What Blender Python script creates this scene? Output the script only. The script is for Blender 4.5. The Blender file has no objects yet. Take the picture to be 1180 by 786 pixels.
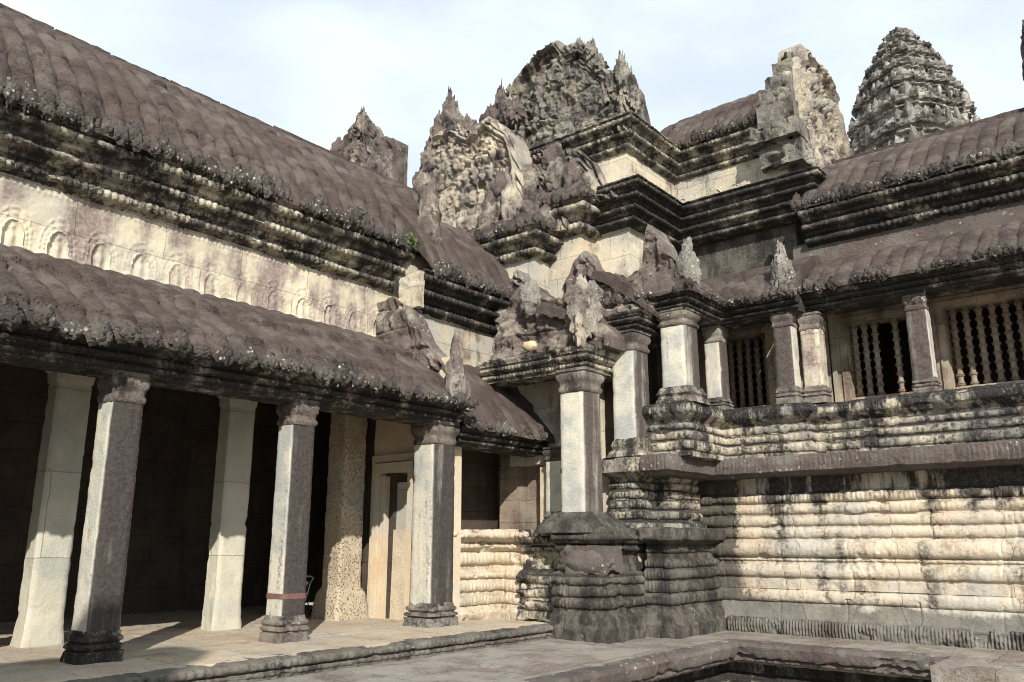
import bpy, math
import numpy as np
from mathutils import Vector
PI = math.pi
R = math.radians
# ------------------------------------------------------------------ camera, sky, sun, exposure
SC = bpy.context.scene
COL = SC.collection
cd = bpy.data.cameras.new('camera'); cam = bpy.data.objects.new('camera', cd); COL.objects.link(cam)
cam.location = (0, 0, 1.2); cam.rotation_euler = (R(90 + 13.78), 0, R(39.4))
cd.sensor_width = 36; cd.lens = 950 / 1180 * 36; cd.clip_end = 3000
SC.camera = cam
SUN = Vector((1, -.95, .81)).normalized()
W = bpy.data.worlds.new('World'); SC.world = W; W.use_nodes = True
nt = W.node_tree; nt.nodes.clear()
def wn(t, **k):
    n = nt.nodes.new(t)
    for a, b in k.items(): setattr(n, a, b)
    return n
sky = wn('ShaderNodeTexSky', sky_type='NISHITA', sun_disc=False, sun_elevation=R(30.4), sun_rotation=R(133.5))
sky.air_density = 1.0; sky.dust_density = 1.2
tc = wn('ShaderNodeTexCoord'); mp = wn('ShaderNodeMapping'); mp.inputs['Scale'].default_value = (1.0, 1.0, 2.2)
mp.inputs['Location'].default_value = (3.1, 1.7, .4)
nz = wn('ShaderNodeTexNoise'); nz.inputs['Scale'].default_value = 1.7; nz.inputs['Detail'].default_value = 7; nz.inputs['Roughness'].default_value = .52
mr = wn('ShaderNodeMapRange', interpolation_type='SMOOTHSTEP')
mr.inputs['From Min'].default_value = .36; mr.inputs['From Max'].default_value = .66; mr.inputs['To Min'].default_value = .64; mr.inputs['To Max'].default_value = 1
mx = wn('ShaderNodeMix', data_type='RGBA'); mx.inputs['B'].default_value = (8.7, 9.6, 10.5, 1)
bg = wn('ShaderNodeBackground'); bg.inputs['Strength'].default_value = .094
wo = wn('ShaderNodeOutputWorld')
L = nt.links.new
L(tc.outputs['Generated'], mp.inputs['Vector']); L(mp.outputs['Vector'], nz.inputs['Vector']); L(nz.outputs['Fac'], mr.inputs['Value'])
L(mr.outputs['Result'], mx.inputs['Factor']); L(sky.outputs['Color'], mx.inputs['A']); L(mx.outputs['Result'], bg.inputs['Color']); L(bg.outputs['Background'], wo.inputs['Surface'])
sd = bpy.data.lights.new('sun', 'SUN'); sun = bpy.data.objects.new('sun', sd); COL.objects.link(sun)
sd.energy = 4.75; sd.angle = R(.55); sd.color = (1, .945, .86)
sun.rotation_euler = (-SUN).to_track_quat('-Z', 'Y').to_euler()
SC.view_settings.view_transform = 'Standard'; SC.view_settings.look = 'None'; SC.view_settings.exposure = .4; SC.view_settings.gamma = 1
try:
    SC.cycles.filter_width = 1.0; SC.cycles.max_bounces = 6; SC.cycles.diffuse_bounces = 3
except Exception: pass

# ------------------------------------------------------------------ numpy noise
def _h(ix, iy, iz, s):
    n = (ix.astype(np.int64) * 374761393 + iy.astype(np.int64) * 668265263 + iz.astype(np.int64) * 2147483647 + s * 1274126177) & 0xffffffff
    n = ((n ^ (n >> 13)) * 1274126177) & 0xffffffff
    n = (n ^ (n >> 16)) & 0xffff
    return n / 32767.5 - 1
def vn(P, s=0):
    P = np.asarray(P, float); F = np.floor(P); f = P - F; f = f * f * (3 - 2 * f); F = F.astype(np.int64)
    x, y, z = F[..., 0], F[..., 1], F[..., 2]; a, b, c = f[..., 0], f[..., 1], f[..., 2]
    def l(p, q, t): return p + (q - p) * t
    return l(l(l(_h(x, y, z, s), _h(x+1, y, z, s), a), l(_h(x, y+1, z, s), _h(x+1, y+1, z, s), a), b),
             l(l(_h(x, y, z+1, s), _h(x+1, y, z+1, s), a), l(_h(x, y+1, z+1, s), _h(x+1, y+1, z+1, s), a), b), c)
def fbm(P, o=4, s=0):
    r = 0; a = .5; P = np.asarray(P, float)
    for i in range(o): r = r + a * vn(P, s + i * 7); P = P * 2.03 + 5.3; a *= .5
    return r
def sstep(a, b, x):
    t = np.clip((x - a) / (b - a), 0, 1); return t * t * (3 - 2 * t)

# ------------------------------------------------------------------ objects
def mk(name, V, F, mat, parent=None, ang=42, smooth=True):
    me = bpy.data.meshes.new(name)
    me.from_pydata([tuple(v) for v in np.asarray(V, float).tolist()], [], F)
    me.validate(); me.update()
    if smooth:
        me.polygons.foreach_set('use_smooth', [True] * len(me.polygons))
        me.set_sharp_from_angle(angle=R(ang))
    me.materials.append(mat)
    o = bpy.data.objects.new(name, me); COL.objects.link(o)
    if parent is not None:
        o.parent = parent
        o.matrix_parent_inverse = parent_inv(parent)
    return o
def parent_inv(p):
    from mathutils import Matrix
    def world(q):
        m = Matrix.LocRotScale(q.location, q.rotation_euler, q.scale)
        return (world(q.parent) @ q.matrix_parent_inverse @ m) if q.parent else m
    return world(p).inverted()
def thing(name, label, cat, loc=(0, 0, 0), group=None):
    o = bpy.data.objects.new(name, None); COL.objects.link(o); o.location = loc; o.empty_display_size = .2
    o['label'] = label; o['category'] = cat
    if group: o['group'] = group
    return o
def grid_faces(nu, nv, wu=False, wv=False, off=0):
    I = np.arange(nu * nv).reshape(nu, nv)
    a = I; 
    if wu: a = np.vstack([a, a[:1]])
    if wv: a = np.hstack([a, a[:, :1]])
    q = np.stack([a[:-1, :-1], a[1:, :-1], a[1:, 1:], a[:-1, 1:]], -1).reshape(-1, 4) + off
    return q.tolist()
class Acc:                                   # collects several surfaces of ONE part
    def __init__(s): s.V = []; s.F = []; s.n = 0
    def add(s, V, F):
        V = np.asarray(V, float).reshape(-1, 3)
        s.F += [[i + s.n for i in f] for f in F]; s.V.append(V); s.n += len(V)
    def build(s, name, mat, parent=None, ang=42): return mk(name, np.vstack(s.V), s.F, mat, parent, ang)

# profile: list of (o, z[, carve, wavelength, rib]) forming a closed ring (o outward, z up)
class Prof:
    def __init__(s, o, z): s.p = [(o, z, 0, .12, 0)]
    def to(s, o, z, c=0, lam=.12, rib=0): s.p.append((o, z, c, lam, rib)); return s
    def tor(s, h, r, c=.012, lam=.11, n=6):         # half round going up (h<0 down)
        o, z = s.p[-1][:2]
        for i in range(1, n + 1):
            t = PI * i / n
            s.p.append((o + r * math.sin(t), z + h * (1 - math.cos(t)) / 2, c * math.sin(t), lam, 0))
        return s
    def cyma(s, do, dz, c=.0, lam=.12, n=5):
        o, z = s.p[-1][:2]
        for i in range(1, n + 1):
            t = i / n; s.p.append((o + do * (t * t * (3 - 2 * t)), z + dz * t, c * math.sin(PI * t), lam, 0))
        return s
def densify(ring, dv):
    out = []
    n = len(ring)
    for i in range(n):
        a = np.array(ring[i], float); b = np.array(ring[(i + 1) % n], float)
        d = math.hypot(b[0] - a[0], b[1] - a[1]); k = max(1, int(d / dv))
        if i == n - 1: k = min(k, 3)
        for j in range(k): out.append(a + (b - a) * j / k)
    return np.array(out)
def plan(path, ds):
    p = np.array(path, float); n = len(p); M = []
    d = [(p[i+1] - p[i]) / np.linalg.norm(p[i+1] - p[i]) for i in range(n - 1)]
    nr = [np.array((q[1], -q[0])) for q in d]
    for i in range(n):
        if i == 0: M.append(nr[0])
        elif i == n - 1: M.append(nr[-1])
        else:
            b = nr[i-1] + nr[i]; b = b / np.linalg.norm(b); M.append(b / max(.3, b @ nr[i]))
    B = []; MM = []; S = []; s0 = 0
    for i in range(n - 1):
        l = np.linalg.norm(p[i+1] - p[i]); k = max(1, int(round(l / ds)))
        for j in range(k + (1 if i == n - 2 else 0)):
            t = j / k; B.append(p[i] + (p[i+1] - p[i]) * t); MM.append(M[i] + (M[i+1] - M[i]) * t); S.append(s0 + l * t)
        s0 += l
    return np.array(B), np.array(MM), np.array(S)
def sweep(path, ring, ds=.05, dv=.04, rough=.008, rs=6., erode=0., es=1.6, seed=0, ribl=.28, ribs=0., courses=None, sag=0., blocks=None):
    if isinstance(ring, Prof): ring = ring.p
    Q = densify(ring, dv); B, M, S = plan(path, ds)
    nu, nv = len(B), len(Q)
    nx = np.roll(Q, -1, 0) - np.roll(Q, 1, 0); N2 = np.stack([nx[:, 1], -nx[:, 0]], 1); N2 /= (np.linalg.norm(N2, axis=1, keepdims=True) + 1e-9)
    area = np.sum(Q[:, 0] * np.roll(Q[:, 1], -1) - np.roll(Q[:, 0], -1) * Q[:, 1])
    if area < 0: N2 = -N2
    base = np.zeros((nu, nv, 3)); base[..., :2] = B[:, None, :] + M[:, None, :] * Q[None, :, 0, None]; base[..., 2] = Q[None, :, 1]
    d = rough * (fbm(base * rs * 2.6, 4, seed) * 1.5 + .3 * fbm(base * 1.7, 2, seed + 70))
    wear = .3 + 1.1 * sstep(-.3, .25, fbm(base * 1.9, 3, seed + 23)); ph = .25 * vn(base * 2.3, seed + 24)
    d = d + Q[None, :, 2] * wear * (np.abs(np.sin(PI * (S[:, None] / np.maximum(Q[None, :, 3], .01) + ph))) - .6)
    if ribs:
        j = np.floor(S / ribl); q = np.abs(S / ribl - j - .5) * 2
        rr = np.sqrt(np.maximum(0, 1 - .985 * q * q)) * 1.35 - .2
        cs = (Q[None, :, 1] / .31 + .45 * _h(j, j * 0 + 3, j * 0, seed + 5)[:, None] + .12 * vn(np.stack([S * 3, S * 0, S * 0], -1), seed)[:, None])
        ci = np.floor(cs); cf = cs - ci; J = np.broadcast_to(j[:, None], ci.shape)
        tile = _h(J, ci, J * 0, seed + 11); gone = _h(J, ci, J * 0 + 2, seed + 12)
        d = d + Q[None, :, 4] * (ribs * (rr[:, None] - .6) +   .006 * tile - .012 * np.exp(-(np.minimum(cf, 1 - cf) / .05) ** 2) + .012 * (.5 - cf) - .03 * (gone > .94))
        if courses:
            for z0, st in courses:
                zc = z0 + .10 * _h(np.floor(j / 2), j * 0 + 7, j * 0, seed + int(z0 * 10))
                d = d + Q[None, :, 4] * st * (sstep(-.012, .012, Q[None, :, 1] - zc[:, None]) - .5)
    if blocks:
        bl_, am_ = blocks; ci = np.floor(base[..., 2] / .44 + .2); xs = S[:, None] / bl_ + 1.7 * _h(ci, ci * 0, ci * 0, seed + 61) + .03 * vn(base * 6, seed + 62); jb = np.floor(xs); fb = np.abs(xs - jb - .5) * 2
        d = d + am_ * _h(jb, ci, jb * 0, seed + 63) - .014 * np.exp(-((1 - fb) * bl_ / .022) ** 2)
    if erode:
        e = fbm(base * es * 2.4, 5, seed + 40); e2 = fbm(base * es * .8, 3, seed + 41); d = d - erode * (np.maximum(0, e - .2) * 1.9 + np.maximum(0, e2 - .25) * .7)
    Mu = M / np.linalg.norm(M, axis=1, keepdims=True)
    P = base.copy()
    P[..., :2] += Mu[:, None, :] * (N2[None, :, 0] * d)[..., None]; P[..., 2] += N2[None, :, 1] * d
    if sag: P[..., 2] += sag * fbm(np.stack([base[..., 0], base[..., 1], base[..., 2] * 0], -1) * .5, 2, seed + 9)
    F = grid_faces(nu, nv, False, True)
    F = [f[::-1] for f in F] if area > 0 else F
    c0 = list(range(nv)); c1 = [(nu - 1) * nv + i for i in range(nv)]
    F += [c0[::-1], c1] if area < 0 else [c0, c1[::-1]]
    return P.reshape(-1, 3), F
def sw(name, path, ring, mat, parent=None, ang=42, **k):
    V, F = sweep(path, ring, **k); return mk(name, V, F, mat, parent, ang)
def rect(o0, o1, z0, z1): return [(o0, z0, 0, .1, 0), (o1, z0, 0, .1, 0), (o1, z1, 0, .1, 0), (o0, z1, 0, .1, 0)]
def loft_square(cx, cy, prof, na=7, rough=.006, rs=7, seed=0, erode=0, round_=.12, hy=None, dz=.06):
    # prof: list of (z, half)
    pts = []
    for (z0, h0), (z1, h1) in zip(prof[:-1], prof[1:]):
        k = max(1, int(abs(z1 - z0) / dz))
        for j in range(k): t = j / k; pts.append((z0 + (z1 - z0) * t, h0 + (h1 - h0) * t))
    pts.append(prof[-1])
    u = np.linspace(-1, 1, na, endpoint=False); ring = []
    ring += [(a, -1) for a in u] + [(1, a) for a in u] + [(-a, 1) for a in u] + [(-1, -a) for a in u]
    ring = np.array(ring); ln = np.maximum(1, np.linalg.norm(ring, axis=1) / (1.414 - round_)); ring = ring / ln[:, None]
    rx = 1 if hy is None else hy
    P = np.zeros((len(pts), len(ring), 3))
    for i, (z, h) in enumerate(pts):
        P[i, :, 0] = cx + ring[:, 0] * h; P[i, :, 1] = cy + ring[:, 1] * (h if hy is None else h * hy); P[i, :, 2] = z
    n = fbm(P * rs * 2.4, 4, seed) * 1.6 * rough
    if erode: n = n - erode * np.maximum(0, fbm(P * 5.5, 4, seed + 3) - .2) * 2.4
    P[..., 0] += ring[None, :, 0] * n; P[..., 1] += ring[None, :, 1] * n
    nv = len(ring); F = [f[::-1] for f in grid_faces(len(pts), nv, False, True)]
    F += [list(range(nv))[::-1], [(len(pts) - 1) * nv + i for i in range(nv)]]
    return P.reshape(-1, 3), F
def lathe(cx, cy, prof, n=14, rough=0, seed=0):
    a = np.linspace(0, 2 * PI, n, endpoint=False); P = np.zeros((len(prof), n, 3))
    for i, (z, r) in enumerate(prof): P[i, :, 0] = cx + r * np.cos(a); P[i, :, 1] = cy + r * np.sin(a); P[i, :, 2] = z
    if rough: P[..., :2] += rough * vn(P * 9, seed)[..., None]
    F = [f[::-1] for f in grid_faces(len(prof), n, False, True)]
    F += [list(range(n))[::-1], [(len(prof) - 1) * n + i for i in range(n)]]
    return P.reshape(-1, 3), F
def lump(c, r, seed=0, nu=14, nv=10, amp=.25, fs=2.2, pointy=0.):
    th = np.linspace(0, 2 * PI, nu, endpoint=False); ph = np.linspace(.02, PI - .02, nv)
    D = np.stack([np.outer(np.sin(ph), np.cos(th)), np.outer(np.sin(ph), np.sin(th)), np.outer(np.cos(ph), np.ones(nu))], -1)
    k = 1 + amp * fbm(D * fs + seed * 3.7, 4, seed) * 2
    if pointy: D = D * np.stack([1 - pointy * np.clip(D[..., 2], 0, 1)] * 2 + [np.ones(D.shape[:2])], -1)
    P = D * k[..., None] * np.array(r) + np.array(c)
    F = grid_faces(nv, nu, False, True); F = [f[::-1] for f in F]
    F += [list(range(nu)), [(nv - 1) * nu + i for i in range(nu)][::-1]]
    F = [f[::-1] for f in F]
    return P.reshape(-1, 3), F
def block(x0, x1, y0, y1, z0, z1, rough=.01, seed=0, erode=0, dz=.1, ds=.1):
    # rough-hewn block: closed sweep of a rectangle along x
    return sweep([(x0, y0), (x1, y0)], rect(-(y1 - y0), 0, z0, z1), ds=ds, dv=dz, rough=rough, seed=seed, erode=erode)

# ------------------------------------------------------------------ materials
def stone(name, base, alt, grey=(.40, .385, .34), brown=(.10, .074, .066), black=(.022, .02, .019), a_grey=.45, a_brown=.35, a_black=.3,
          a_white=.0, up=0., face=None, streak=.22, psize=.55, bump=.5, bricks=None, pits=0., rough=.92, fine=.16, blackband=None, lowband=None, vst=0., xstain=None, flat=False, speck=.5):
    m = bpy.data.materials.new(name); m.use_nodes = True; t = m.node_tree; t.nodes.clear()
    def N(ty, **k):
        n = t.nodes.new(ty)
        for a, b in k.items(): setattr(n, a, b)
        return n
    K = t.links.new
    out = N('ShaderNodeOutputMaterial'); bs = N('ShaderNodeBsdfPrincipled'); K(bs.outputs[0], out.inputs[0])
    bs.inputs['Roughness'].default_value = rough; bs.inputs['Specular IOR Level'].default_value = .25
    g = N('ShaderNodeNewGeometry'); pos = g.outputs['Position']
    sx = N('ShaderNodeSeparateXYZ'); K(pos, sx.inputs[0]); sn = N('ShaderNodeSeparateXYZ'); K(g.outputs['Normal'], sn.inputs[0])
    def mapped(sc, off=(0, 0, 0)):
        n = N('ShaderNodeMapping'); n.inputs['Scale'].default_value = sc; n.inputs['Location'].default_value = off; K(pos, n.inputs['Vector']); return n.outputs[0]
    def noise(vec, s, d=5, r=.55):
        n = N('ShaderNodeTexNoise'); n.inputs['Scale'].default_value = s; n.inputs['Detail'].default_value = d; n.inputs['Roughness'].default_value = r
        K(vec, n.inputs['Vector']); return n.outputs['Fac']
    def mth(op, a, b=None, clamp=False):
        n = N('ShaderNodeMath', operation=op, use_clamp=clamp)
        for i, v in enumerate((a, b)):
            if v is None: continue
            if isinstance(v, (int, float)): n.inputs[i].default_value = v
            else: K(v, n.inputs[i])
        return n.outputs[0]
    def rng(v, lo, hi):
        n = N('ShaderNodeMapRange', interpolation_type='SMOOTHSTEP'); n.inputs['From Min'].default_value = lo; n.inputs['From Max'].default_value = hi; K(v, n.inputs['Value']); return n.outputs[0]
    def mix(f, a, b):
        n = N('ShaderNodeMix', data_type='RGBA')
        if isinstance(f, (int, float)): n.inputs['Factor'].default_value = f
        else: K(f, n.inputs['Factor'])
        for i, v in (('A', a), ('B', b)):
            if isinstance(v, tuple): n.inputs[i].default_value = (*v, 1)
            else: K(v, n.inputs[i])
        return n.outputs['Result']
    def amount(v, a, w=.07):                       # a = rough share covered
        th = .5 + (.5 - a) * .52; return rng(v, th - w, th + w)
    raw = mapped((1, 1, 1)); st = mapped((1, 1, streak), (3, 1, 2))
    n_mid = noise(raw, 2.3, 6); n_fine = noise(raw, 19, 6, .68); n_big = noise(mapped((1, 1, 1), (9, 4, 1)), psize * 1.6, 5, .6)
    n_st = noise(st, psize * 3.2, 5, .62); n_st2 = noise(mapped((1, 1, streak), (31, 17, 5)), psize * 4.2, 6, .66)
    c = mix(rng(n_mid, .35, .65), base, alt)
    c = mix(amount(n_big, a_grey, .12), c, grey)
    fb = amount(mth('ADD', mth('MULTIPLY', n_st, .62), mth('MULTIPLY', n_mid, .38)), a_brown)
    if face:                                        # a side of the stone long exposed to rain, stained brown
        ax, sgn, add = face
        v = mth('MULTIPLY', sn.outputs[ax], sgn); v = rng(v, .35, .8)
        fb2 = amount(mth('ADD', mth('MULTIPLY', n_st, .8), mth('MULTIPLY', n_mid, .2)), add, .13)
        fb = mth('MAXIMUM', fb, mth('MULTIPLY', v, fb2))
    c = mix(fb, c, mix(rng(n_fine, .38, .66), brown, tuple(min(1, x * 1.5) for x in brown)))
    fk = amount(mth('ADD', mth('MULTIPLY', n_st2, .62), mth('MULTIPLY', n_fine, .38)), a_black, .075)
    if up:
        uz = rng(sn.outputs[2], .25, .85)
        fk = mth('MAXIMUM', fk, mth('MULTIPLY', uz, amount(mth('ADD', mth('MULTIPLY', n_mid, .5), mth('MULTIPLY', n_fine, .5)), up)))
    c = mix(fk, c, mix(rng(n_fine, .4, .7), black, tuple(x * 2.6 for x in black)))
    if blackband:                                   # dripping black algae between two heights
        zl, zh, am = blackband
        ramp = N('ShaderNodeMapRange'); ramp.inputs['From Min'].default_value = zl - .45; ramp.inputs['From Max'].default_value = zl + .3; ramp.inputs['To Min'].default_value = -.34; ramp.inputs['To Max'].default_value = 0; K(sx.outputs[2], ramp.inputs['Value'])
        bz = mth('MULTIPLY', amount(mth('ADD', n_st2, ramp.outputs[0]), am, .06), mth('SUBTRACT', 1., rng(sx.outputs[2], zh - .02, zh + .05)))
        c = mix(bz, c, mix(rng(n_fine, .4, .7), black, tuple(x * 2.2 for x in black)))
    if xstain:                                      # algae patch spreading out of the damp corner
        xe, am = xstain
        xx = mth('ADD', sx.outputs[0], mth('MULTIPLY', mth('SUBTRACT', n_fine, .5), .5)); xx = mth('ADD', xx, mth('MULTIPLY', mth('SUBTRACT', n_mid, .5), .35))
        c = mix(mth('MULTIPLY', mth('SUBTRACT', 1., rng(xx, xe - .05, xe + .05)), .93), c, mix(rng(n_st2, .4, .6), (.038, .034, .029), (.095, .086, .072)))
    if vst:                                         # broad run-off stains straight down the wall
        nv_ = noise(mapped((1., 1., .035), (2.35, 0, 0)), 1.5, 3, .5)
        c = mix(mth('MULTIPLY', amount(mth('ADD', mth('MULTIPLY', nv_, .75), mth('MULTIPLY', n_mid, .25)), vst, .05), rng(n_fine, .36, .56)), c, (.075, .066, .056))
    if lowband:                                     # damp grey foot, ragged upper edge
        zt_, w_, col_ = lowband
        zz_ = mth('ADD', sx.outputs[2], mth('MULTIPLY', mth('SUBTRACT', n_big, .5), w_ * 3)); zz_ = mth('ADD', zz_, mth('MULTIPLY', mth('SUBTRACT', n_fine, .5), w_))
        c = mix(mth('SUBTRACT', 1., rng(zz_, zt_ - .05, zt_ + .05)), c, mix(rng(n_mid, .35, .65), col_, tuple(x * .7 for x in col_)))
    if a_white:
        vo = N('ShaderNodeTexVoronoi'); vo.inputs['Scale'].default_value = 13; K(raw, vo.inputs['Vector'])
        w = mth('MULTIPLY', mth('SUBTRACT', 1., rng(vo.outputs['Distance'], .12, .36)), amount(noise(mapped((1, 1, 1), (5, 8, 3)), 2.1, 5, .7), a_white))
        c = mix(w, c, (.5, .49, .43))
    if speck:                                       # pits and lichen grains
        ns = noise(mapped((1, 1, 1), (7, 2, 9)), 42, 3, .6); patch = rng(n_mid, .3, .6)
        c = mix(mth('MULTIPLY', mth('MULTIPLY', rng(ns, .56, .66), patch), speck), c, black)
        c = mix(mth('MULTIPLY', mth('SUBTRACT', 1., rng(ns, .33, .42)), speck * .3), c, tuple(min(.6, x * 1.5 + .05) for x in alt))
    hv = N('ShaderNodeHueSaturation'); K(c, hv.inputs['Color']); vv = N('ShaderNodeMapRange'); K(mth('ADD', mth('MULTIPLY', n_fine, .5), mth('MULTIPLY', noise(raw, 47, 4, .75), .5)), vv.inputs['Value'])
    vv.inputs['From Min'].default_value = .25; vv.inputs['From Max'].default_value = .75; vv.inputs['To Min'].default_value = 1 - fine; vv.inputs['To Max'].default_value = 1 + fine
    K(vv.outputs[0], hv.inputs['Value']); c = hv.outputs[0]
    n_vf = noise(raw, 58, 4, .7); h = mth('ADD', mth('ADD', mth('MULTIPLY', n_fine, .75), mth('MULTIPLY', n_mid, .6)), mth('MULTIPLY', n_vf, .45))
    if pits:
        vo2 = N('ShaderNodeTexVoronoi'); vo2.inputs['Scale'].default_value = 24; K(raw, vo2.inputs['Vector'])
        h = mth('ADD', h, mth('MULTIPLY', rng(vo2.outputs['Distance'], .05, .4), pits))
    if bricks:
        bw, bh = bricks
        cx = N('ShaderNodeCombineXYZ'); ua, va = (sx.outputs[0], sx.outputs[1]) if flat else (mth('ADD', sx.outputs[0], sx.outputs[1]), sx.outputs[2])
        K(mth('ADD', ua, mth('MULTIPLY', n_mid, .07)), cx.inputs[0]); K(mth('ADD', va, mth('MULTIPLY', n_mid, .05)), cx.inputs[1])
        b = N('ShaderNodeTexBrick'); b.offset = .37; b.squash = 1.3; b.squash_frequency = 3; K(cx.outputs[0], b.inputs['Vector'])
        b.inputs['Scale'].default_value = 1; b.inputs['Brick Width'].default_value = bw; b.inputs['Row Height'].default_value = bh
        b.inputs['Mortar Size'].default_value = .007; b.inputs['Mortar Smooth'].default_value = .4; b.inputs['Bias'].default_value = 0
        b.inputs['Color1'].default_value = (.86, .86, .86, 1); b.inputs['Color2'].default_value = (1.1, 1.08, 1.04, 1); b.inputs['Mortar'].default_value = (.5, .47, .43, 1)
        mm = N('ShaderNodeMix', data_type='RGBA', blend_type='MULTIPLY'); mm.inputs['Factor'].default_value = .85
        K(c, mm.inputs['A']); K(b.outputs['Color'], mm.inputs['B']); c = mm.outputs['Result']
        h = mth('SUBTRACT', h, mth('MULTIPLY', b.outputs['Fac'], .8))
    K(c, bs.inputs['Base Color'])
    bp = N('ShaderNodeBump'); bp.inputs['Strength'].default_value = bump; bp.inputs['Distance'].default_value = .045; K(h, bp.inputs['Height']); K(bp.outputs[0], bs.inputs['Normal'])
    return m
CREAM, TAN = (.56, .50, .375), (.50, .41, .285)
M = {}
M['cream'] = stone('pale_sandstone', CREAM, (.60, .55, .43), brown=(.17, .135, .118), a_grey=.4, a_brown=.42, a_black=.26, bricks=(1.25, .52), bump=.35, streak=.12)
M['frieze'] = stone('frieze_stone', CREAM, (.60, .55, .43), brown=(.205, .165, .148), a_grey=.38, a_brown=.47, a_black=.16, bricks=(1.25, .52), bump=.4, streak=.1, psize=.36, speck=.3)
M['cream2'] = stone('weathered_sandstone', CREAM, TAN, a_grey=.5, a_brown=.36, a_black=.26, bricks=(.9, .4), bump=.5)
M['pillar'] = stone('pillar_stone', (.52, .49, .40), (.58, .54, .44), grey=(.36, .37, .34), a_grey=.5, a_brown=.3, a_black=.3, face=(0, 1, .82), streak=.07, psize=.9, bump=.5, brown=(.045, .038, .035), speck=.14)
M['pillar2'] = stone('corner_pillar_stone', (.52, .50, .42), (.60, .56, .46), grey=(.36, .37, .35), a_grey=.45, a_brown=.22, a_black=.3, face=(0, 1, .7), streak=.07, psize=1.1, bump=.5, brown=(.07, .058, .052), speck=.14)
M['darkpillar'] = stone('dark_column_stone', (.5, .47, .39), (.55, .5, .41), grey=(.34, .34, .31), a_grey=.4, a_brown=.2, a_black=.16, face=(1, -1, .93), streak=.07, psize=1.1, bump=.5, brown=(.07, .057, .052), speck=.14)
M['white'] = stone('smooth_grey_stone', (.50, .475, .385), (.56, .53, .43), grey=(.39, .39, .34), brown=(.27, .225, .18), a_grey=.45, a_brown=.22, a_black=.06, bump=.4, streak=.12, fine=.12, bricks=(3.3, 1.05), speck=.12)
M['winwall'] = stone('window_wall_stone', (.46, .38, .28), (.40, .32, .23), grey=(.33, .30, .25), brown=(.15, .115, .092), a_grey=.4, a_brown=.42, a_black=.28, bump=.5, streak=.12, bricks=(1.3, .6))
M['sand'] = stone('sand_stone', (.60, .50, .36), (.57, .44, .29), grey=(.50, .47, .40), a_grey=.4, a_brown=.1, a_black=.08, bump=.4, streak=.2, speck=.25)
M['carved'] = stone('carved_stone', (.52, .45, .33), (.46, .38, .27), a_grey=.3, a_brown=.12, a_black=.1, bump=.9, pits=1.6)
M['dark'] = stone('blackened_stone', (.50, .455, .35), (.40, .35, .27), grey=(.23, .215, .19), a_grey=.5, a_brown=.5, a_black=.62, up=.7, streak=.35, psize=.75, bump=.7, a_white=.18, black=(.02, .018, .0165), brown=(.085, .068, .06), speck=.3)
M['dark2'] = stone('blackened_stone_patchy', (.55, .50, .38), (.45, .40, .3), grey=(.25, .235, .2), a_grey=.42, a_brown=.4, a_black=.52, up=.7, streak=.25, psize=.8, bump=.7, a_white=.15, speck=.3)
M['roof'] = stone('roof_stone', (.102, .078, .066), (.074, .055, .047), grey=(.145, .12, .104), brown=(.056, .042, .037), black=(.028, .024, .022), a_grey=.42, a_brown=.45, a_black=.3, bump=1.0, pits=.5, streak=.7, psize=.8, a_white=.1, fine=.26)
M['antefix'] = stone('lichen_stone', (.10, .085, .075), (.07, .06, .052), grey=(.16, .145, .125), black=(.022, .02, .018), a_grey=.4, a_brown=.3, a_black=.42, bump=1., pits=.5, streak=.8, a_white=.42, fine=.3)
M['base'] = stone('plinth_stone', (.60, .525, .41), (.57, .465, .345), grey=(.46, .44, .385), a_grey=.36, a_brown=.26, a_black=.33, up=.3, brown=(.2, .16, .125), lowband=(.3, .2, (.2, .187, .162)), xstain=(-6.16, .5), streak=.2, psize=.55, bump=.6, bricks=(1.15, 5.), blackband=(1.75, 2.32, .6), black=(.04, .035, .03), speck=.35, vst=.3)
M['upbase'] = stone('upper_plinth_stone', (.58, .52, .40), (.52, .45, .34), grey=(.26, .25, .22), a_grey=.5, a_brown=.3, a_black=.5, up=.85, streak=.3, psize=.75, bump=.7, a_white=.15, blackband=(3.3, 3.6, .8))
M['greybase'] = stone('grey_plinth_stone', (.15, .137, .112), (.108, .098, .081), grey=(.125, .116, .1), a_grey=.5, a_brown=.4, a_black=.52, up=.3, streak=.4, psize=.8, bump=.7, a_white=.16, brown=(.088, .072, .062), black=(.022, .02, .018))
M['fringe'] = stone('fringe_stone', (.17, .155, .13), (.13, .118, .1), grey=(.21, .2, .175), a_grey=.4, a_brown=.35, a_black=.4, bump=.8, streak=.6)
M['capstone'] = stone('capital_stone', (.24, .21, .175), (.17, .145, .122), grey=(.3, .28, .24), brown=(.10, .08, .07), a_grey=.4, a_brown=.45, a_black=.42, bump=.9, streak=.6, a_white=.3, up=.4)
M['annexwall'] = stone('annex_wall_stone', (.30, .25, .19), (.24, .195, .15), grey=(.22, .2, .17), brown=(.12, .09, .075), a_grey=.4, a_brown=.4, a_black=.3, bump=.6, streak=.12, bricks=(.9, .4))
M['bwall'] = stone('porch_wall_stone', (.58, .5, .38), (.50, .415, .3), grey=(.40, .37, .31), a_grey=.3, a_brown=.2, a_black=.16, up=.3, bump=.6, streak=.4)
M['band'] = stone('slab_stone', (.125, .107, .095), (.09, .075, .067), grey=(.165, .15, .135), a_grey=.4, a_brown=.4, a_black=.25, bump=.8, a_white=.34, streak=.5)
M['ledge'] = stone('paving_stone', (.285, .263, .226), (.24, .216, .184), grey=(.30, .283, .25), brown=(.17, .142, .123), a_grey=.45, a_brown=.45, a_black=.16, bump=.7, streak=1, fine=.22, bricks=(.85, 1.3), flat=True, a_white=.12)
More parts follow.
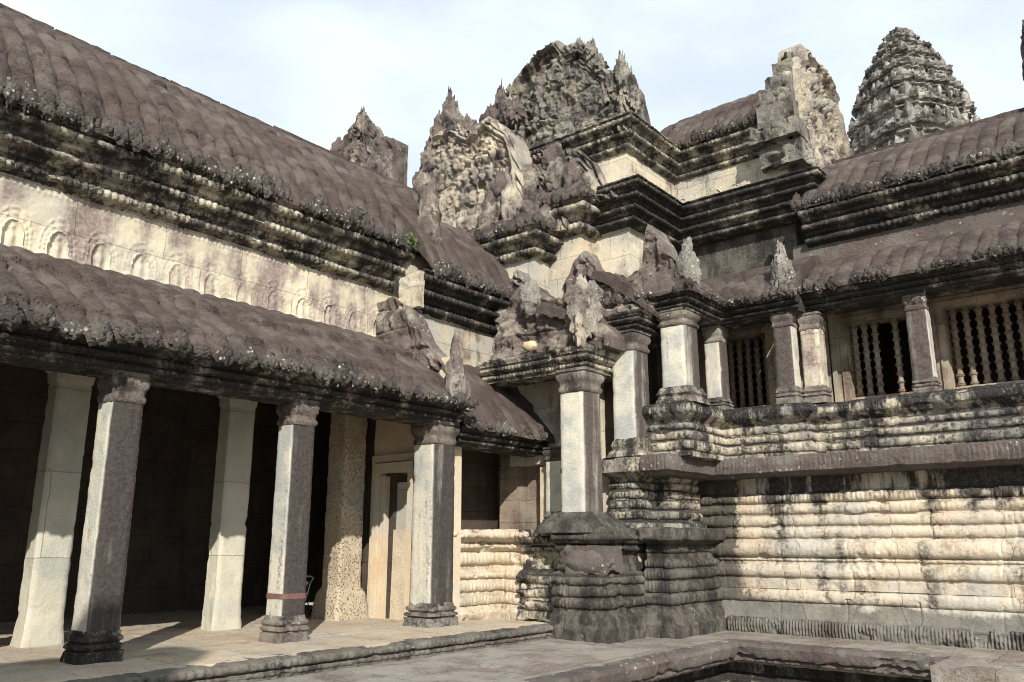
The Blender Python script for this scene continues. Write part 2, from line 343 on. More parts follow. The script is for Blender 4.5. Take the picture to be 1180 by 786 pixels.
M['floor'] = stone('gallery_paving', (.52, .44, .335), (.47, .38, .28), grey=(.44, .40, .33), brown=(.3, .24, .19), a_grey=.45, a_brown=.32, a_black=.08, bump=.6, streak=1, bricks=(.7, .95), flat=True)
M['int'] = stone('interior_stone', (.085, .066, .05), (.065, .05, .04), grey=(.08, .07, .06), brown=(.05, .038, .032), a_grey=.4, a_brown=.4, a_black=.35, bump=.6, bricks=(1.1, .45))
M['pedi'] = stone('carved_gable_stone', (.46, .41, .315), (.36, .31, .24), grey=(.26, .24, .205), brown=(.125, .1, .09), a_grey=.5, a_brown=.6, a_black=.42, bump=1., pits=.7, streak=.6, psize=.8, a_white=.22, up=.3)
M['roofpedi'] = stone('brown_gable_stone', (.17, .137, .12), (.115, .092, .08), grey=(.36, .325, .265), brown=(.088, .07, .062), black=(.03, .026, .024), a_grey=.38, a_brown=.42, a_black=.25, bump=1., pits=.6, streak=.6, psize=.9, a_white=.38, fine=.26)
M['ruin'] = stone('ruined_gable_stone', (.40, .365, .29), (.30, .27, .215), grey=(.215, .205, .18), brown=(.13, .105, .092), black=(.03, .027, .024), a_grey=.55, a_brown=.4, a_black=.46, bump=1., pits=.7, streak=.5, psize=.9, a_white=.2, up=.35)
M['finial'] = stone('lichened_finial_stone', (.33, .31, .265), (.25, .23, .195), grey=(.2, .19, .165), brown=(.13, .105, .095), a_grey=.5, a_brown=.4, a_black=.3, bump=1., pits=.6, a_white=.4, fine=.26)
M['pedicream'] = stone('pale_gable_stone', (.56, .49, .37), (.48, .41, .3), grey=(.32, .3, .26), brown=(.14, .11, .10), a_grey=.5, a_brown=.42, a_black=.34, bump=1., pits=.7, streak=.6, psize=.8, a_white=.2, up=.3)
M['tower'] = stone('tower_stone', (.42, .40, .35), (.36, .34, .29), grey=(.29, .285, .26), brown=(.17, .15, .13), black=(.035, .033, .03), a_grey=.5, a_brown=.45, a_black=.5, bump=1., streak=.5, psize=.3, up=.2)
M['baluster'] = stone('baluster_stone', (.30, .24, .175), (.24, .185, .135), a_grey=.2, a_brown=.25, a_black=.15, bump=.5)
M['ground'] = stone('courtyard_paving', (.34, .30, .24), (.29, .25, .2), brown=(.2, .17, .14), a_grey=.4, a_brown=.3, a_black=.1, bump=.5, streak=1)
def plain(name, col, rough=.5, metal=0.):
    m = bpy.data.materials.new(name); m.use_nodes = True; t = m.node_tree; b = t.nodes['Principled BSDF']
    n = t.nodes.new('ShaderNodeTexNoise'); n.inputs['Scale'].default_value = 30; r = t.nodes.new('ShaderNodeMix'); r.data_type = 'RGBA'
    r.inputs['A'].default_value = (*col, 1); r.inputs['B'].default_value = (*[c * .7 for c in col], 1)
    t.links.new(n.outputs['Fac'], r.inputs['Factor']); t.links.new(r.outputs['Result'], b.inputs['Base Color'])
    b.inputs['Roughness'].default_value = rough; b.inputs['Metallic'].default_value = metal; return m
M['black'] = plain('black_fabric', (.02, .02, .022), .8); M['pale'] = plain('pale_plastic', (.6, .6, .58), .4); M['red'] = plain('red_fabric', (.3, .1, .08), .8)
M['green'] = plain('leaf_green', (.10, .17, .035), .6); M['redstain'] = plain('red_stain', (.17, .085, .075), .9)

# ------------------------------------------------------------------ shared pieces
def antefixes(path, o, z, lam, parent, w=.2, h=.22, seed=0, mat='antefix', miss=.06, name='antefix'):
    B, MM, S = plan(path, lam); rng = np.random.default_rng(seed)
    protos = []
    for k in range(5):
        a = Acc()
        V, F = lump((0, 0, h * .42), (w * .56, w * .34, h * .56), seed=seed + k * 3, nu=18, nv=13, amp=.4, fs=4.2, pointy=.35); a.add(V, F)
        for j in range(3):
            V, F = lump(((j - 1) * w * .3, -w * .22, h * (.25 + .2 * (j == 1))), (w * .2, w * .16, h * .24), seed=seed + k + j + 20, nu=9, nv=7, amp=.3); a.add(V, F)
        me_o = a.build(name, M[mat], parent, ang=60); protos.append(me_o)
    used = set()
    for i in range(len(B)):
        if rng.random() < miss: continue
        k = int(rng.integers(0, 5)); o_ = protos[k]
        if k in used: o_ = o_.copy(); COL.objects.link(o_)
        used.add(k)
        m = MM[i] / np.linalg.norm(MM[i]); p = B[i] + MM[i] * o
        s = .85 + .35 * rng.random()
        o_.location = (p[0], p[1], z + .02 * rng.normal())
        o_.rotation_euler = (.12 * rng.normal(), .12 * rng.normal(), math.atan2(m[1], m[0]) + PI / 2 + .15 * rng.normal())
        o_.scale = (s, s, s * (.75 + .5 * rng.random()))
        o_.parent = parent; o_.matrix_parent_inverse = parent_inv(parent)
    for k in range(5):
        if k not in used: bpy.data.objects.remove(protos[k])
def pillar(parent, cx, cy, z0, z1, half, mat='pillar', seed=0, base=True, cap=True, bh=.34, ch=.36, name='pillar', hy=None, bmat='capstone'):
    zb = z0 + (bh * .8 if base else 0); zt = z1 - (ch * .8 if cap else 0)
    V, F = loft_square(cx, cy, [(zb, half), (zt, half * .985)], na=9, rough=.0035, seed=seed, erode=.014, hy=hy, dz=.04); p = mk(name, V, F, M[mat], parent)
    k = half / .23
    if base:
        a = Acc(); h = bh
        pr = [(z0, half * 1.27), (z0 + h * .36, half * 1.24), (z0 + h * .37, half * 1.08)]
        for j in range(2):
            zz = z0 + h * (.38 + .24 * j)
            pr += [(zz + h * .02, half * 1.1), (zz + h * .07, half * (1.24 - .05 * j)), (zz + h * .16, half * (1.24 - .05 * j)), (zz + h * .21, half * 1.1), (zz + h * .225, half * 1.05)]
        pr += [(z0 + h * .93, half * 1.05), (z0 + h, half * 1.005)]
        V, F = loft_square(cx, cy, pr, na=12, rough=.012, rs=14, seed=seed + 5, erode=.05, dz=.03, hy=hy); mk('base', V, F, M[bmat], p)
    if cap:
        h = ch; zt0 = z1 - h
        pr = [(zt0, half * 1.0), (zt0 + h * .02, half * 1.04), (zt0 + h * .1, half * 1.1), (zt0 + h * .2, half * 1.1), (zt0 + h * .27, half * 1.02), (zt0 + h * .38, half * 1.0),
              (zt0 + h * .44, half * 1.05), (zt0 + h * .55, half * 1.17), (zt0 + h * .75, half * 1.2), (zt0 + h * .84, half * 1.1), (zt0 + h * .88, half * 1.2), (z1, half * 1.2)]
        V, F = loft_square(cx, cy, pr, na=12, rough=.012, rs=14, seed=seed + 8, erode=.03, dz=.03, hy=hy); mk('capital', V, F, M['capstone'], p)
    return p
def cornice_ring(z0, z1, out, back=-.3, n=3, c=.016, lam=.1, soff=0):
    c = c * 1.9
    # n carved torus bands stepping outwards from wall plane (o=0) at z0 to 'out' at z1
    P = Prof(back, z0); P.to(soff, z0); h = (z1 - z0); b = h / n
    for i in range(n):
        o = soff + (out - soff) * (i / n)
        P.to(o + .01, z0 + b * i + b * .08)
        P.to(o + (out - soff) / n * .55, z0 + b * i + b * .16)
        P.tor(b * .52, (out - soff) / n * .42 + .025, c, lam)
        P.to(o + (out - soff) / n * .5, z0 + b * i + b * .74)
        P.to(o + (out - soff) / n * .98, z0 + b * (i + 1) - b * .1)
    P.to(out, z1); P.to(back, z1)
    return P
def entab_ring(z0, z1, out, back=-.45, c=.012):
    h = z1 - z0; c = c * 1.5; P = Prof(back, z0); P.to(.0, z0).to(.0, z0 + h * .1).to(.02, z0 + h * .12).tor(h * .24, .05, c, .075).to(.03, z0 + h * .38).to(.09, z0 + h * .43).tor(h * .24, .055, c, .075)
    P.to(.1, z0 + h * .7).to(.13, z0 + h * .74).cyma(out - .13, h * .2, .01, .1).to(out, z1).to(back, z1); return P
def roof_ring(pts, th=.16):
    # pts: eave -> ridge (o,z); o decreases going in
    up = [(o, z, 0, .1, 1) for o, z in pts]
    n = len(pts); dn = [(pts[i][0] - th * .5 * min(1, .1 + i * .3), pts[i][1] - th * min(1, .3 + .25 * i), 0, .1, 0) for i in range(n - 1, -1, -1)]
    return up + dn
def arc_pts(o0, z0, o1, z1, bulge, n=10):
    a = np.array((o0, z0)); b = np.array((o1, z1)); d = b - a; nn = np.array((d[1], -d[0])); nn /= np.linalg.norm(nn)
    if nn[1] < 0: nn = -nn
    return [tuple(a + d * t + nn * bulge * 4 * t * (1 - t)) for t in np.linspace(0, 1, n)]
def gable(name, ax, c0, u0, u1, z0, outline, th, mat, parent=None, res=.028, relief=.09, seed=0, flames=None, fh=.45, fw=.14, frame=.22, face=-1, lean=0., plain=False):
    """carved gable slab. ax='x': slab spans along x at y=c0 facing -y (face=-1); ax='y': spans along y at x=c0 facing +x (face=1).
    outline(t) -> height above z0, t in 0..1"""
    nu = max(8, int((u1 - u0) / res)); t = np.linspace(0, 1, nu); u = u0 + (u1 - u0) * t
    H = np.maximum(.04, np.array([outline(x) for x in t])); H = H + .06 * vn(np.stack([u * 5, u * 0, u * 0], -1), seed) + .03 * vn(np.stack([u * 17, u * 0, u * 0], -1), seed + 1)
    H = np.maximum(H, .03); nv = max(6, int(H.max() / res)); v = np.linspace(0, 1, nv)
    U = np.repeat(u[:, None], nv, 1); Z = z0 + H[:, None] * v[None, :]
    Q = np.stack([U, Z, np.zeros_like(U)], -1)
    rid = 1 - np.abs(fbm(Q * 2.2, 3, seed + 2)) * 2.2
    car = 1 - np.abs(vn(Q * 11 + .8 * fbm(Q * 3, 3, seed + 4)[..., None], seed + 5)) * 2 + .5 * vn(Q * 24, seed + 15)
    jz = Z + .03 * vn(Q * 1.5, seed + 21); jo = np.exp(-((((jz / .42) % 1) - .5) / .035) ** 2)
    edge = (H[:, None] * (1 - v[None, :])); edge = np.minimum(edge, np.minimum(U - u0, u1 - U) * 1.4)
    fr = sstep(frame * 1.25, frame * .85, edge)
    sc_ = np.sin(9 * U + 4 * fbm(Q * 1.6, 3, seed + 31)) * np.sin(8 * Z + 5 * fbm(Q * 1.9, 3, seed + 33)); amp_ = .45 + .9 * sstep(-.25, .3, fbm(Q * 1.1, 2, seed + 35))
    fl_ = np.abs(np.sin(PI * (U + .5 * Z) / .13)) * sstep(.0, .05, edge) * sstep(.2, .16, edge)
    ng = np.exp(-((edge - .27) / .055) ** 2) + .6 * np.exp(-((edge - .40) / .03) ** 2)
    row = Z / .42; ri = np.floor(row); uu = U / .23 + .5 * (ri % 2); ui = np.floor(uu); fu = (uu - ui - .5); fz = row - ri
    hh = _h(ui, ri, ri * 0, seed + 51) * .1
    figs = np.exp(-(fu / .30) ** 2 - ((fz - .36 + hh) / .24) ** 2) + .9 * np.exp(-(fu / .15) ** 2 - ((fz - .72 + hh) / .1) ** 2)
    tym = sstep(.42, .5, edge)
    d = relief * amp_ * (.75 * fl_ + .9 * ng + tym * ((.15 + .55 * sstep(-.1, .3, fbm(Q * .9, 2, seed + 71))) * figs + .2 * car + .2 * rid) - .1) - .05 * jo * sstep(-.3, .1, vn(Q * 1.3, seed + 37)) + relief * .35 * fbm(Q * 7, 4, seed + 39) + .05 * fbm(Q * 1.3, 3, seed + 6)
    if plain: d = relief * (.7 * fbm(Q * 4.5, 4, seed + 39) * 1.6 + .55 * (1 - np.abs(vn(Q * np.array((8., 3., 1.)), seed + 40)) * 2) + .4 * vn(Q * 13, seed + 42)) - .05 * jo + .05 * fbm(Q * 1.3, 3, seed + 6)
    d = d - .11 * sstep(.1, .4, fbm(Q * 1.7, 4, seed + 11))
    bk = -th + .02 * fbm(Q * 4, 3, seed + 8)
    cap = sstep(1.0, .93, v)[None, :]
    d = d * (cap * .7 + .3)
    P1 = np.concatenate([Q, Q[:, ::-1]], 1); D = np.concatenate([d, bk[:, ::-1]], 1)
    out = np.zeros(P1.shape)
    ln = lean * (P1[..., 1] - z0)
    if ax == 'x': out[..., 0] = P1[..., 0]; out[..., 1] = c0 + face * D + ln; out[..., 2] = P1[..., 1]
    else: out[..., 1] = P1[..., 0]; out[..., 0] = c0 + face * D + ln; out[..., 2] = P1[..., 1]
    A = Acc(); N = 2 * nv; F = grid_faces(nu, N, False, True); F += [list(range(N))[::-1], [(nu - 1) * N + i for i in range(N)]]
    A.add(out, F)
    rngk = np.random.default_rng(seed)
    if flames:
        for k in range(flames):
            tt = (k + .5) / flames; h0 = np.interp(tt, t, H)
            sc = .65 + .7 * rngk.random()
            for q in range(2):
                du = rngk.normal() * .06; hh = fh * sc * (1 - .35 * q)
                uu = u0 + (u1 - u0) * tt + du; zz = z0 + h0 + hh * .22 - .12 - q * .1; w = fw * (.8 + .4 * rngk.random()); off = face * (.0 + .08 * q) - face * th * .3
                c = (uu, c0 + off + lean * h0, zz) if ax == 'x' else (c0 + off + lean * h0, uu, zz); r = (w, th * .42, hh * .6) if ax == 'x' else (th * .42, w, hh * .6)
                V, F = lump(c, r, seed=seed + k * 5 + q, nu=14, nv=14, amp=.36, fs=3.2, pointy=.62); A.add(V, F)
    return A.build(name, M[mat], parent, ang=50)
def ogive(peak=.5, h=1., p=1.2, lo=0.): 
    return lambda t: lo + (h - lo) * (1 - abs((t - peak) / (peak if t < peak else 1 - peak)) ** p)
def curve(*pts):
    xs = [p[0] for p in pts]; ys = [p[1] for p in pts]; return lambda t: float(np.interp(t, xs, ys))
def baluster_prof(z0, z1, r):
    p = [(z0, r * .9)]; n = 9; h = (z1 - z0) / n
    for i in range(n):
        z = z0 + h * i; p += [(z + h * .08, r * .62), (z + h * .3, r * .66), (z + h * .42, r * .98), (z + h * .5, r * .8), (z + h * .58, r), (z + h * .7, r * .66), (z + h * .94, r * .62)]
    p.append((z1, r * .9)); return p

# ================================================================== SETTING: courtyard, ledge, gallery floor
def struct(o): o['kind'] = 'structure'; return o
gx = np.linspace(-1, 1, 90); gx = np.sign(gx) * (np.abs(gx) ** 3) * 1500
GV = np.stack(np.meshgrid(gx, gx, indexing='ij') + [np.full((90, 90), -1.5)], -1); GV[..., 2] += .02 * vn(GV * .9, 3)
struct(mk('courtyard_ground', GV.reshape(-1, 3), grid_faces(90, 90), M['ground']))
LP = [(-5.5, -4), (-5.5, 11.9), (-2.75, 11.9)]
led = Prof(-4.6, -.5); led.to(-.2, -.5).to(-.2, -.2).to(-4.6, -.2)
o = sw('stone_ledge', LP, led, M['ledge'], ds=.05, dv=.06, rough=.01, rs=3, erode=.03, seed=2); struct(o)
kb = Prof(-.3, -.47); kb.to(-.1, -.46).tor(.06, .03, .014, .08).to(-.02, -.39).to(.0, -.36).to(.02, -.25).to(-.02, -.204).to(-.08, -.195).to(-.3, -.196)
o = sw('ledge_kerb', LP, kb, M['band'], ds=.025, dv=.03, rough=.014, rs=5, erode=.09, es=1.3, seed=3); struct(o)
ft = Prof(-3, -1.6); ft.to(-.3, -1.6).to(-.3, -.98).tor(.1, .05, .02, .1).to(-.32, -.84).to(-.28, -.82).tor(.09, .05, .02, .09).to(-.34, -.7).to(-.42, -.66).to(-.42, -.48).to(-3, -.48)
o = sw('ledge_footing', LP, ft, M['dark'], ds=.03, dv=.04, rough=.014, erode=.08, seed=4); struct(o)  # black stone colour stands in for the shade of the undercut
led2 = Prof(-3.4, -1.6); led2.to(.2, -1.6).to(.2, -.9).to(-.1, -.85).to(-.1, -.5).tor(.1, .05).to(0, -.38).to(0, -.2).to(-3.4, -.2)
V, F = sweep([(-2.72, 10.95), (6, 10.95)], led2, ds=.05, dv=.06, rough=.012, rs=4, erode=.07, seed=4); V = np.array(V); V[:, 2] += .012; o = mk('landing_ledge', V, F, M['ledge']); struct(o)
fl = Prof(-.6, -.6); fl.to(.0, -.6).to(.0, -.195).to(.0, -.17).tor(.055, .02, .016, .09).to(-.02, -.108).to(.02, -.095).tor(.085, .035, .02, .1).to(-.03, .002).to(-.14, .004).to(-.6, -.02)
o = sw('floor_edge', [(-7.9, -4), (-7.9, 10.75)], fl, M['fringe'], ds=.02, dv=.03, rough=.01, rs=5, erode=.05, seed=6); struct(o)
fl = [(-7.4, -.5, 0, .1, 0), (-.16, -.5, 0, .1, 0), (-.16, .006, 0, .1, 0), (-7.4, .006, 0, .1, 0)]
o = sw('gallery_floor', [(-7.9, -4), (-7.9, 10.75)], fl, M['floor'], ds=.06, dv=.06, rough=.01, rs=5, erode=.02, seed=7); struct(o)

# ================================================================== LEFT GALLERY
G = thing('pillared_gallery', 'long gallery on the left with square pillars under two brown ribbed stone roofs', 'gallery', (-11, 6, 0))
YA, YB = -3.2, 9.5
for k, y in enumerate((-2.85, -.47, 1.9, 4.285, 6.655)):
    p = pillar(G, -9.185, y, 0, 3.05, .185, seed=10 + k, bh=.32, ch=.34, bmat='dark' if k == 3 else 'capstone')
    if k == 4:
        V, F = loft_square(-9.185, 6.655, [(.52, .1895), (.585, .1895)], na=9); s_ = mk('painted_stripe', V, F, M['redstain'], p); p['label'] = 'pillar with a faded red stripe near its foot'
    if k == 3: p['label'] = 'dark stained pillar nearest the camera'
pE = pillar(G, -9.22, 9.3, 0, 3.05, .25, seed=19, mat='pillar')
pE['label'] = 'end pillar with a long brown stain between pale edges'
for k, y in enumerate((-2.6, -.25, 2.12, 4.5, 6.97)):
    mk('inner_pillar', *loft_square(-11.16, y + .02, [(0, .185), (.05, .182), (.16, .17), (.3, .162), (.34, .16), (3.2, .159), (3.22, .17), (3.34, .18), (3.36, .2), (3.7, .21)], na=11, seed=30 + k, rough=.004, erode=.025, hy=1.36, dz=.04), M['white'], G)
# carved jamb pillar and end wall with doorway
a = Acc(); a.add(*loft_square(-11.22, 9.2, [(0, .36), (.3, .33), (.42, .3), (.5, .24), (3.7, .24)], na=12, seed=37, rough=.012)); a.build('carved_pillar', M['carved'], G)
a = Acc(); yw = 9.62
a.add(*block(-11.0, -10.72, yw, yw + .4, 0, 4.2, seed=1)); a.add(*block(-10.06, -9.3, yw, yw + .4, 0, 4.2, seed=2)); a.add(*block(-10.72, -10.06, yw, yw + .4, 2.36, 4.2, seed=3))
a.add(*block(-11.0, -10.78, yw - .05, yw + .02, 0, .45, seed=4, erode=.05))
ew = a.build('end_wall', M['sand'], G)
dr = mk('doorway', *block(-10.72, -10.62, yw - .07, yw + .3, 0, 2.3, rough=.004), M['sand'], G)
a = Acc()
for x0, x1, z0, z1, yy in ((-10.86, -10.74, 0, 2.5, .11), (-10.04, -9.92, 0, 2.5, .11), (-10.86, -9.92, 2.36, 2.52, .115), (-9.9, -9.8, 0, 2.6, .06), (-10.98, -10.88, 0, 2.6, .06), (-10.98, -9.8, 2.54, 2.66, .065)):
    a.add(*block(x0, x1, yw - yy, yw + .02, z0, z1, rough=.004, seed=5))
a.build('door_frame', M['sand'], dr)
mk('door_panel', *block(-10.62, -10.25, yw + .1, yw + .2, .35, 2.2, rough=.004), M['white'], dr)
# architrave, lower roof
LA = [(-8.97, YA), (-8.97, 9.56)]
sw('architrave', LA, entab_ring(3.02, 3.33, .26, -.5), M['dark'], G, ds=.022, dv=.03, rough=.008, erode=.03, seed=50)
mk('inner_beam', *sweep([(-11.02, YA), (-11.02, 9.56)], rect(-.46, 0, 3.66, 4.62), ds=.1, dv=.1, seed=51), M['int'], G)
lr = sw('lower_roof', LA, roof_ring(arc_pts(.33, 3.37, -2.03, 4.72, .10, 14), .2), M['roof'], G, ds=.02, dv=.028, rough=.008, rs=5, seed=52, ribl=.29, ribs=.055, courses=((3.72, .06), (4.22, .08)), sag=.015)
antefixes([(-8.97, 1.4), (-8.97, 9.5)], .36, 3.27, .29, lr, w=.22, h=.19, seed=60, miss=.02)
# niche frieze
def frieze(name, path, z0, z1, mat, parent, per=.55, o0=0., back=-.4, seed=0, niche=True, dep=.034):
    B, MM, S = plan(path, .018); nv = int((z1 - z0) / .018); z = np.linspace(z0, z1, nv)
    q = (S[:, None] / per) % 1 - .5; q = q * per; zz = (z - z0)[None, :]
    d = np.zeros((len(S), nv))
    if niche:
        hN = min(.5, (z1 - z0) * .62)
        rr = np.sqrt((q / (.12)) ** 2 + (np.maximum(0, zz - hN * .42) / (hN * .42)) ** 2 * (1 + .0 * q)); 
        ring_ = np.exp(-((rr - 1) / .17) ** 2); ring2 = np.exp(-((rr - 1.42) / .12) ** 2) * (.6 + .4 * np.sin(np.arctan2(zz - hN * .42, q + 1e-6) * 17))
        low = sstep(hN * 1.6, hN * 1.3, zz)
        fig = np.exp(-(q / .045) ** 2 - ((zz - hN * .38) / (hN * .2)) ** 2) + .8 * np.exp(-(q / .03) ** 2 - ((zz - hN * .70) / .035) ** 2) + .6 * np.exp(-(q / .085) ** 2 - ((zz - hN * .14) / .04) ** 2)
        vol = np.exp(-((np.sqrt((np.abs(q) - .17) ** 2 + (zz - .07) ** 2) - .035) / .016) ** 2)
        ring3 = np.exp(-((rr - 1.85) / .1) ** 2) * np.abs(np.sin(np.arctan2(zz - hN * .42, q + 1e-6) * 9))
        d = dep * (ring_ + .7 * ring2 + .6 * ring3 + fig * 1.3 + vol * .8) * low - dep * .75 * (rr < 1) * low
        d += .012 * np.abs(np.sin(S[:, None] * PI / .07)) * sstep(z1 - z0 - .13, z1 - z0 - .11, zz)
    P = np.zeros((len(S), nv, 3)); P[..., :2] = B[:, None, :]; P[..., 2] = z[None, :]
    d = d * (.55 + .6 * sstep(-.25, .2, fbm(P * 1.2, 3, seed + 3))) + .008 * fbm(P * 7, 4, seed) * 2 - .05 * np.maximum(0, fbm(P * 1.6, 4, seed + 8) - .22)
    P[..., :2] += MM[:, None, :] * (o0 + d)[..., None]
    Bk = np.zeros((len(S), 2, 3)); Bk[..., :2] = (B + MM * back)[:, None, :]; Bk[:, 0, 2] = z1; Bk[:, 1, 2] = z0
    A_ = np.concatenate([P, Bk], 1); n = nv + 2; F = grid_faces(len(S), n, False, True); F += [list(range(n))[::-1], [(len(S) - 1) * n + i for i in range(n)]]
    return mk(name, A_.reshape(-1, 3), F, M[mat], parent, ang=60)
frieze('niche_frieze', [(-11.0, .5), (-11.0, 9.9)], 4.72, 5.72, 'frieze', G, seed=70)
mk('upper_wall', *sweep([(-11.0, YA), (-11.0, .5)], rect(-.4, 0, 4.62, 5.72), ds=.1, dv=.1), M['cream'], G)
UA = [(-11.0, YA), (-11.0, 9.95)]
sw('upper_cornice', UA, cornice_ring(5.70, 6.48, .5, -.45, 3), M['dark2'], G, ds=.022, dv=.03, rough=.01, blocks=(.9, .014), erode=.06, seed=80)
V, F = sweep([(-11.0, YA), (-11.0, 10.25)], roof_ring(arc_pts(.55, 6.5, -1.95, 9.02, .26, 16) + [(-2.3, 8.98), (-4.4, 6.5)], .22), ds=.02, dv=.03, rough=.008, rs=9, seed=82, ribl=.29, ribs=.075, courses=((7.2, .03), (8.3, .03)), sag=.02)
V = np.array(V); V[:, 1] += np.clip((V[:, 1] - 7) / 3.2, 0, 1) ** 2 * np.maximum(0, V[:, 2] - 6.6) * .66
ur = mk('upper_roof', V, F, M['roof'], G)
antefixes([(-11.0, 1.6), (-11.0, 10.0)], .52, 6.45, .19, ur, w=.17, h=.27, seed=90)
antefixes([(-11.0, 1.72), (-11.0, 9.9)], .6, 6.4, .23, ur, w=.14, h=.2, seed=190, miss=.3)
rb = Acc(); rng = np.random.default_rng(5); y = YA
while y < 11.6:
    l = .7 + .5 * rng.random(); rb.add(*block(-13.18, -12.88, y, y + l - .03, 8.96, 9.1 + .03 * rng.random(), rough=.02, seed=int(y * 10) % 99, ds=.05)); y += l
rb.build('ridge_stones', M['roof'], ur)
# end gable of the upper roof
def roofgable(name, x0, z0, x1, z1, y, mat, parent, seed): pass
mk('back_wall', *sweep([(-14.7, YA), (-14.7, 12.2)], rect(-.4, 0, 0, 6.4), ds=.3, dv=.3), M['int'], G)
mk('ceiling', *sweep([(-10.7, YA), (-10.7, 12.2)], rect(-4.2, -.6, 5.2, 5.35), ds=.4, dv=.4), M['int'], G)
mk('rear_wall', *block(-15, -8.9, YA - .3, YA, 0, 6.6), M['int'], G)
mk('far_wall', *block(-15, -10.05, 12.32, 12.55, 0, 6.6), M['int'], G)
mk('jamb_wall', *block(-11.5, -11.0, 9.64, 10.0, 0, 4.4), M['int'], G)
a = Acc()
for k, (x, y, z, r, h) in enumerate(((-10.5, 10.3, 6.95, .2, .5), (-10.62, 10.42, 7.4, .2, .55), (-10.8, 10.55, 7.85, .17, .45), (-10.42, 10.32, 6.6, .2, .3))): a.add(*lump((x, y, z), (r, .2, h), seed=101 + k, nu=20, nv=20, amp=.34, fs=3.4, pointy=.3))
a.build('roof_end_carving', M['pedi'], G)
a = Acc(); a.add(*block(-11.1, -10.62, 9.9, 10.5, 4.4, 6.45, rough=.03, seed=44, erode=.08, ds=.05, dz=.05)); a.build('wall_end', M['cream2'], G)
gable('lower_roof_gable', 'x', 9.52, -11.0, -8.95, 3.3, curve((0, 2.2), (.2, 2.15), (.42, 1.9), (.6, 1.3), (.8, .8), (1, .45)), .3, 'roofpedi', G, seed=103, relief=.07, plain=True)
a = Acc(); a.add(*lump((-8.98, 9.5, 3.86), (.16, .17, .62), seed=5, nu=20, nv=20, amp=.3, fs=3, pointy=.55)); a.add(*lump((-8.9, 9.44, 3.6), (.15, .16, .34), seed=7, nu=14, nv=12, amp=.3)); a.build('roof_end_finial', M['pedicream'], G)

# ================================================================== SECTION BESIDE THE CORNER (lower annex)
B = thing('side_annex', 'low dark annex with a moulded base and small brown roof beside the corner porches', 'annex', (-10, 11, 0))
bp = Prof(-1.2, -.05); bp.to(.0, -.05).to(.02, .1).to(-.1, .22).tor(.17, .058, .014, .08).to(-.1, .42).tor(.17, .058, .014, .08).to(-.12, .62).tor(.12, .06).to(-.2, .78).to(-.2, .84).tor(.22, .085, .012, .09).to(-.14, 1.1).tor(.1, .05).to(-.06, 1.24).to(.0, 1.28).tor(.1, .04).to(-.03, 1.42).to(-1.2, 1.42)
sw('moulded_base', [(-9.3, 9.65), (-9.3, 11.0), (-8.7, 11.0)], bp, M['bwall'], B, ds=.02, dv=.026, rough=.012, rs=6, blocks=(.6, .02), erode=.11, es=1.8, seed=110)
BA = [(-9.12, 9.66), (-9.12, 12.3)]
sw('architrave', BA, entab_ring(2.74, 3.02, .2, -.4), M['dark'], B, ds=.022, dv=.03, rough=.012, erode=.08, seed=112)
br = sw('lower_roof', BA, roof_ring(arc_pts(.28, 3.04, -1.35, 4.5, .16, 12), .2), M['roof'], B, ds=.03, dv=.05, rough=.018, rs=4, seed=113, ribl=.3, ribs=.03, courses=((4.0, .04),), sag=.08)
antefixes([(-9.12, 9.8), (-9.12, 12.3)], .24, 3.0, .2, br, w=.17, h=.17, seed=114, miss=.12)
mk('upper_wall', *sweep([(-10.35, 9.66), (-10.35, 12.3)], rect(-.4, 0, 4.3, 5.3), ds=.1, dv=.1, seed=115), M['cream2'], B)
mk('inner_back_wall', *sweep([(-10.5, 9.66), (-10.5, 12.3)], rect(-.2, 0, 0, 4.35), ds=.2, dv=.2, seed=116), M['int'], B)
sw('upper_cornice', [(-10.35, 9.7), (-10.35, 12.3)], cornice_ring(5.2, 5.9, .42, -.4, 3), M['dark'], B, ds=.024, dv=.035, rough=.01, erode=.05, seed=116)
mk('cornice_return', *block(-10.5, -9.98, 9.6, 9.72, 5.2, 5.86, rough=.03, seed=31, erode=.1, ds=.04, dz=.04), M['cream2'], B)
bur = sw('upper_roof', [(-10.35, 9.9), (-10.35, 12.3)], roof_ring(arc_pts(.46, 5.92, -2.2, 8.15, .45, 16) + [(-2.6, 8.1), (-5, 6)], .2), M['roof'], B, ds=.03, dv=.06, rough=.02, rs=5, seed=117, ribl=.3, ribs=.03, sag=.05)
antefixes([(-10.35, 9.95), (-10.35, 12.25)], .45, 5.88, .17, bur, w=.17, h=.24, seed=118)
# interior of the annex: side pilasters, back
a = Acc(); a.add(*block(-10.2, -9.75, 12.05, 12.4, 1.4, 2.9, seed=3)); a.add(*block(-9.9, -8.2, 12.3, 12.7, 1.4, 4.3, seed=4)); a.build('inner_wall', M['annexwall'], B)
pillar(B, -8.75, 12.0, 1.44, 2.86, .2, mat='pillar2', seed=119, bh=.3, ch=.25)

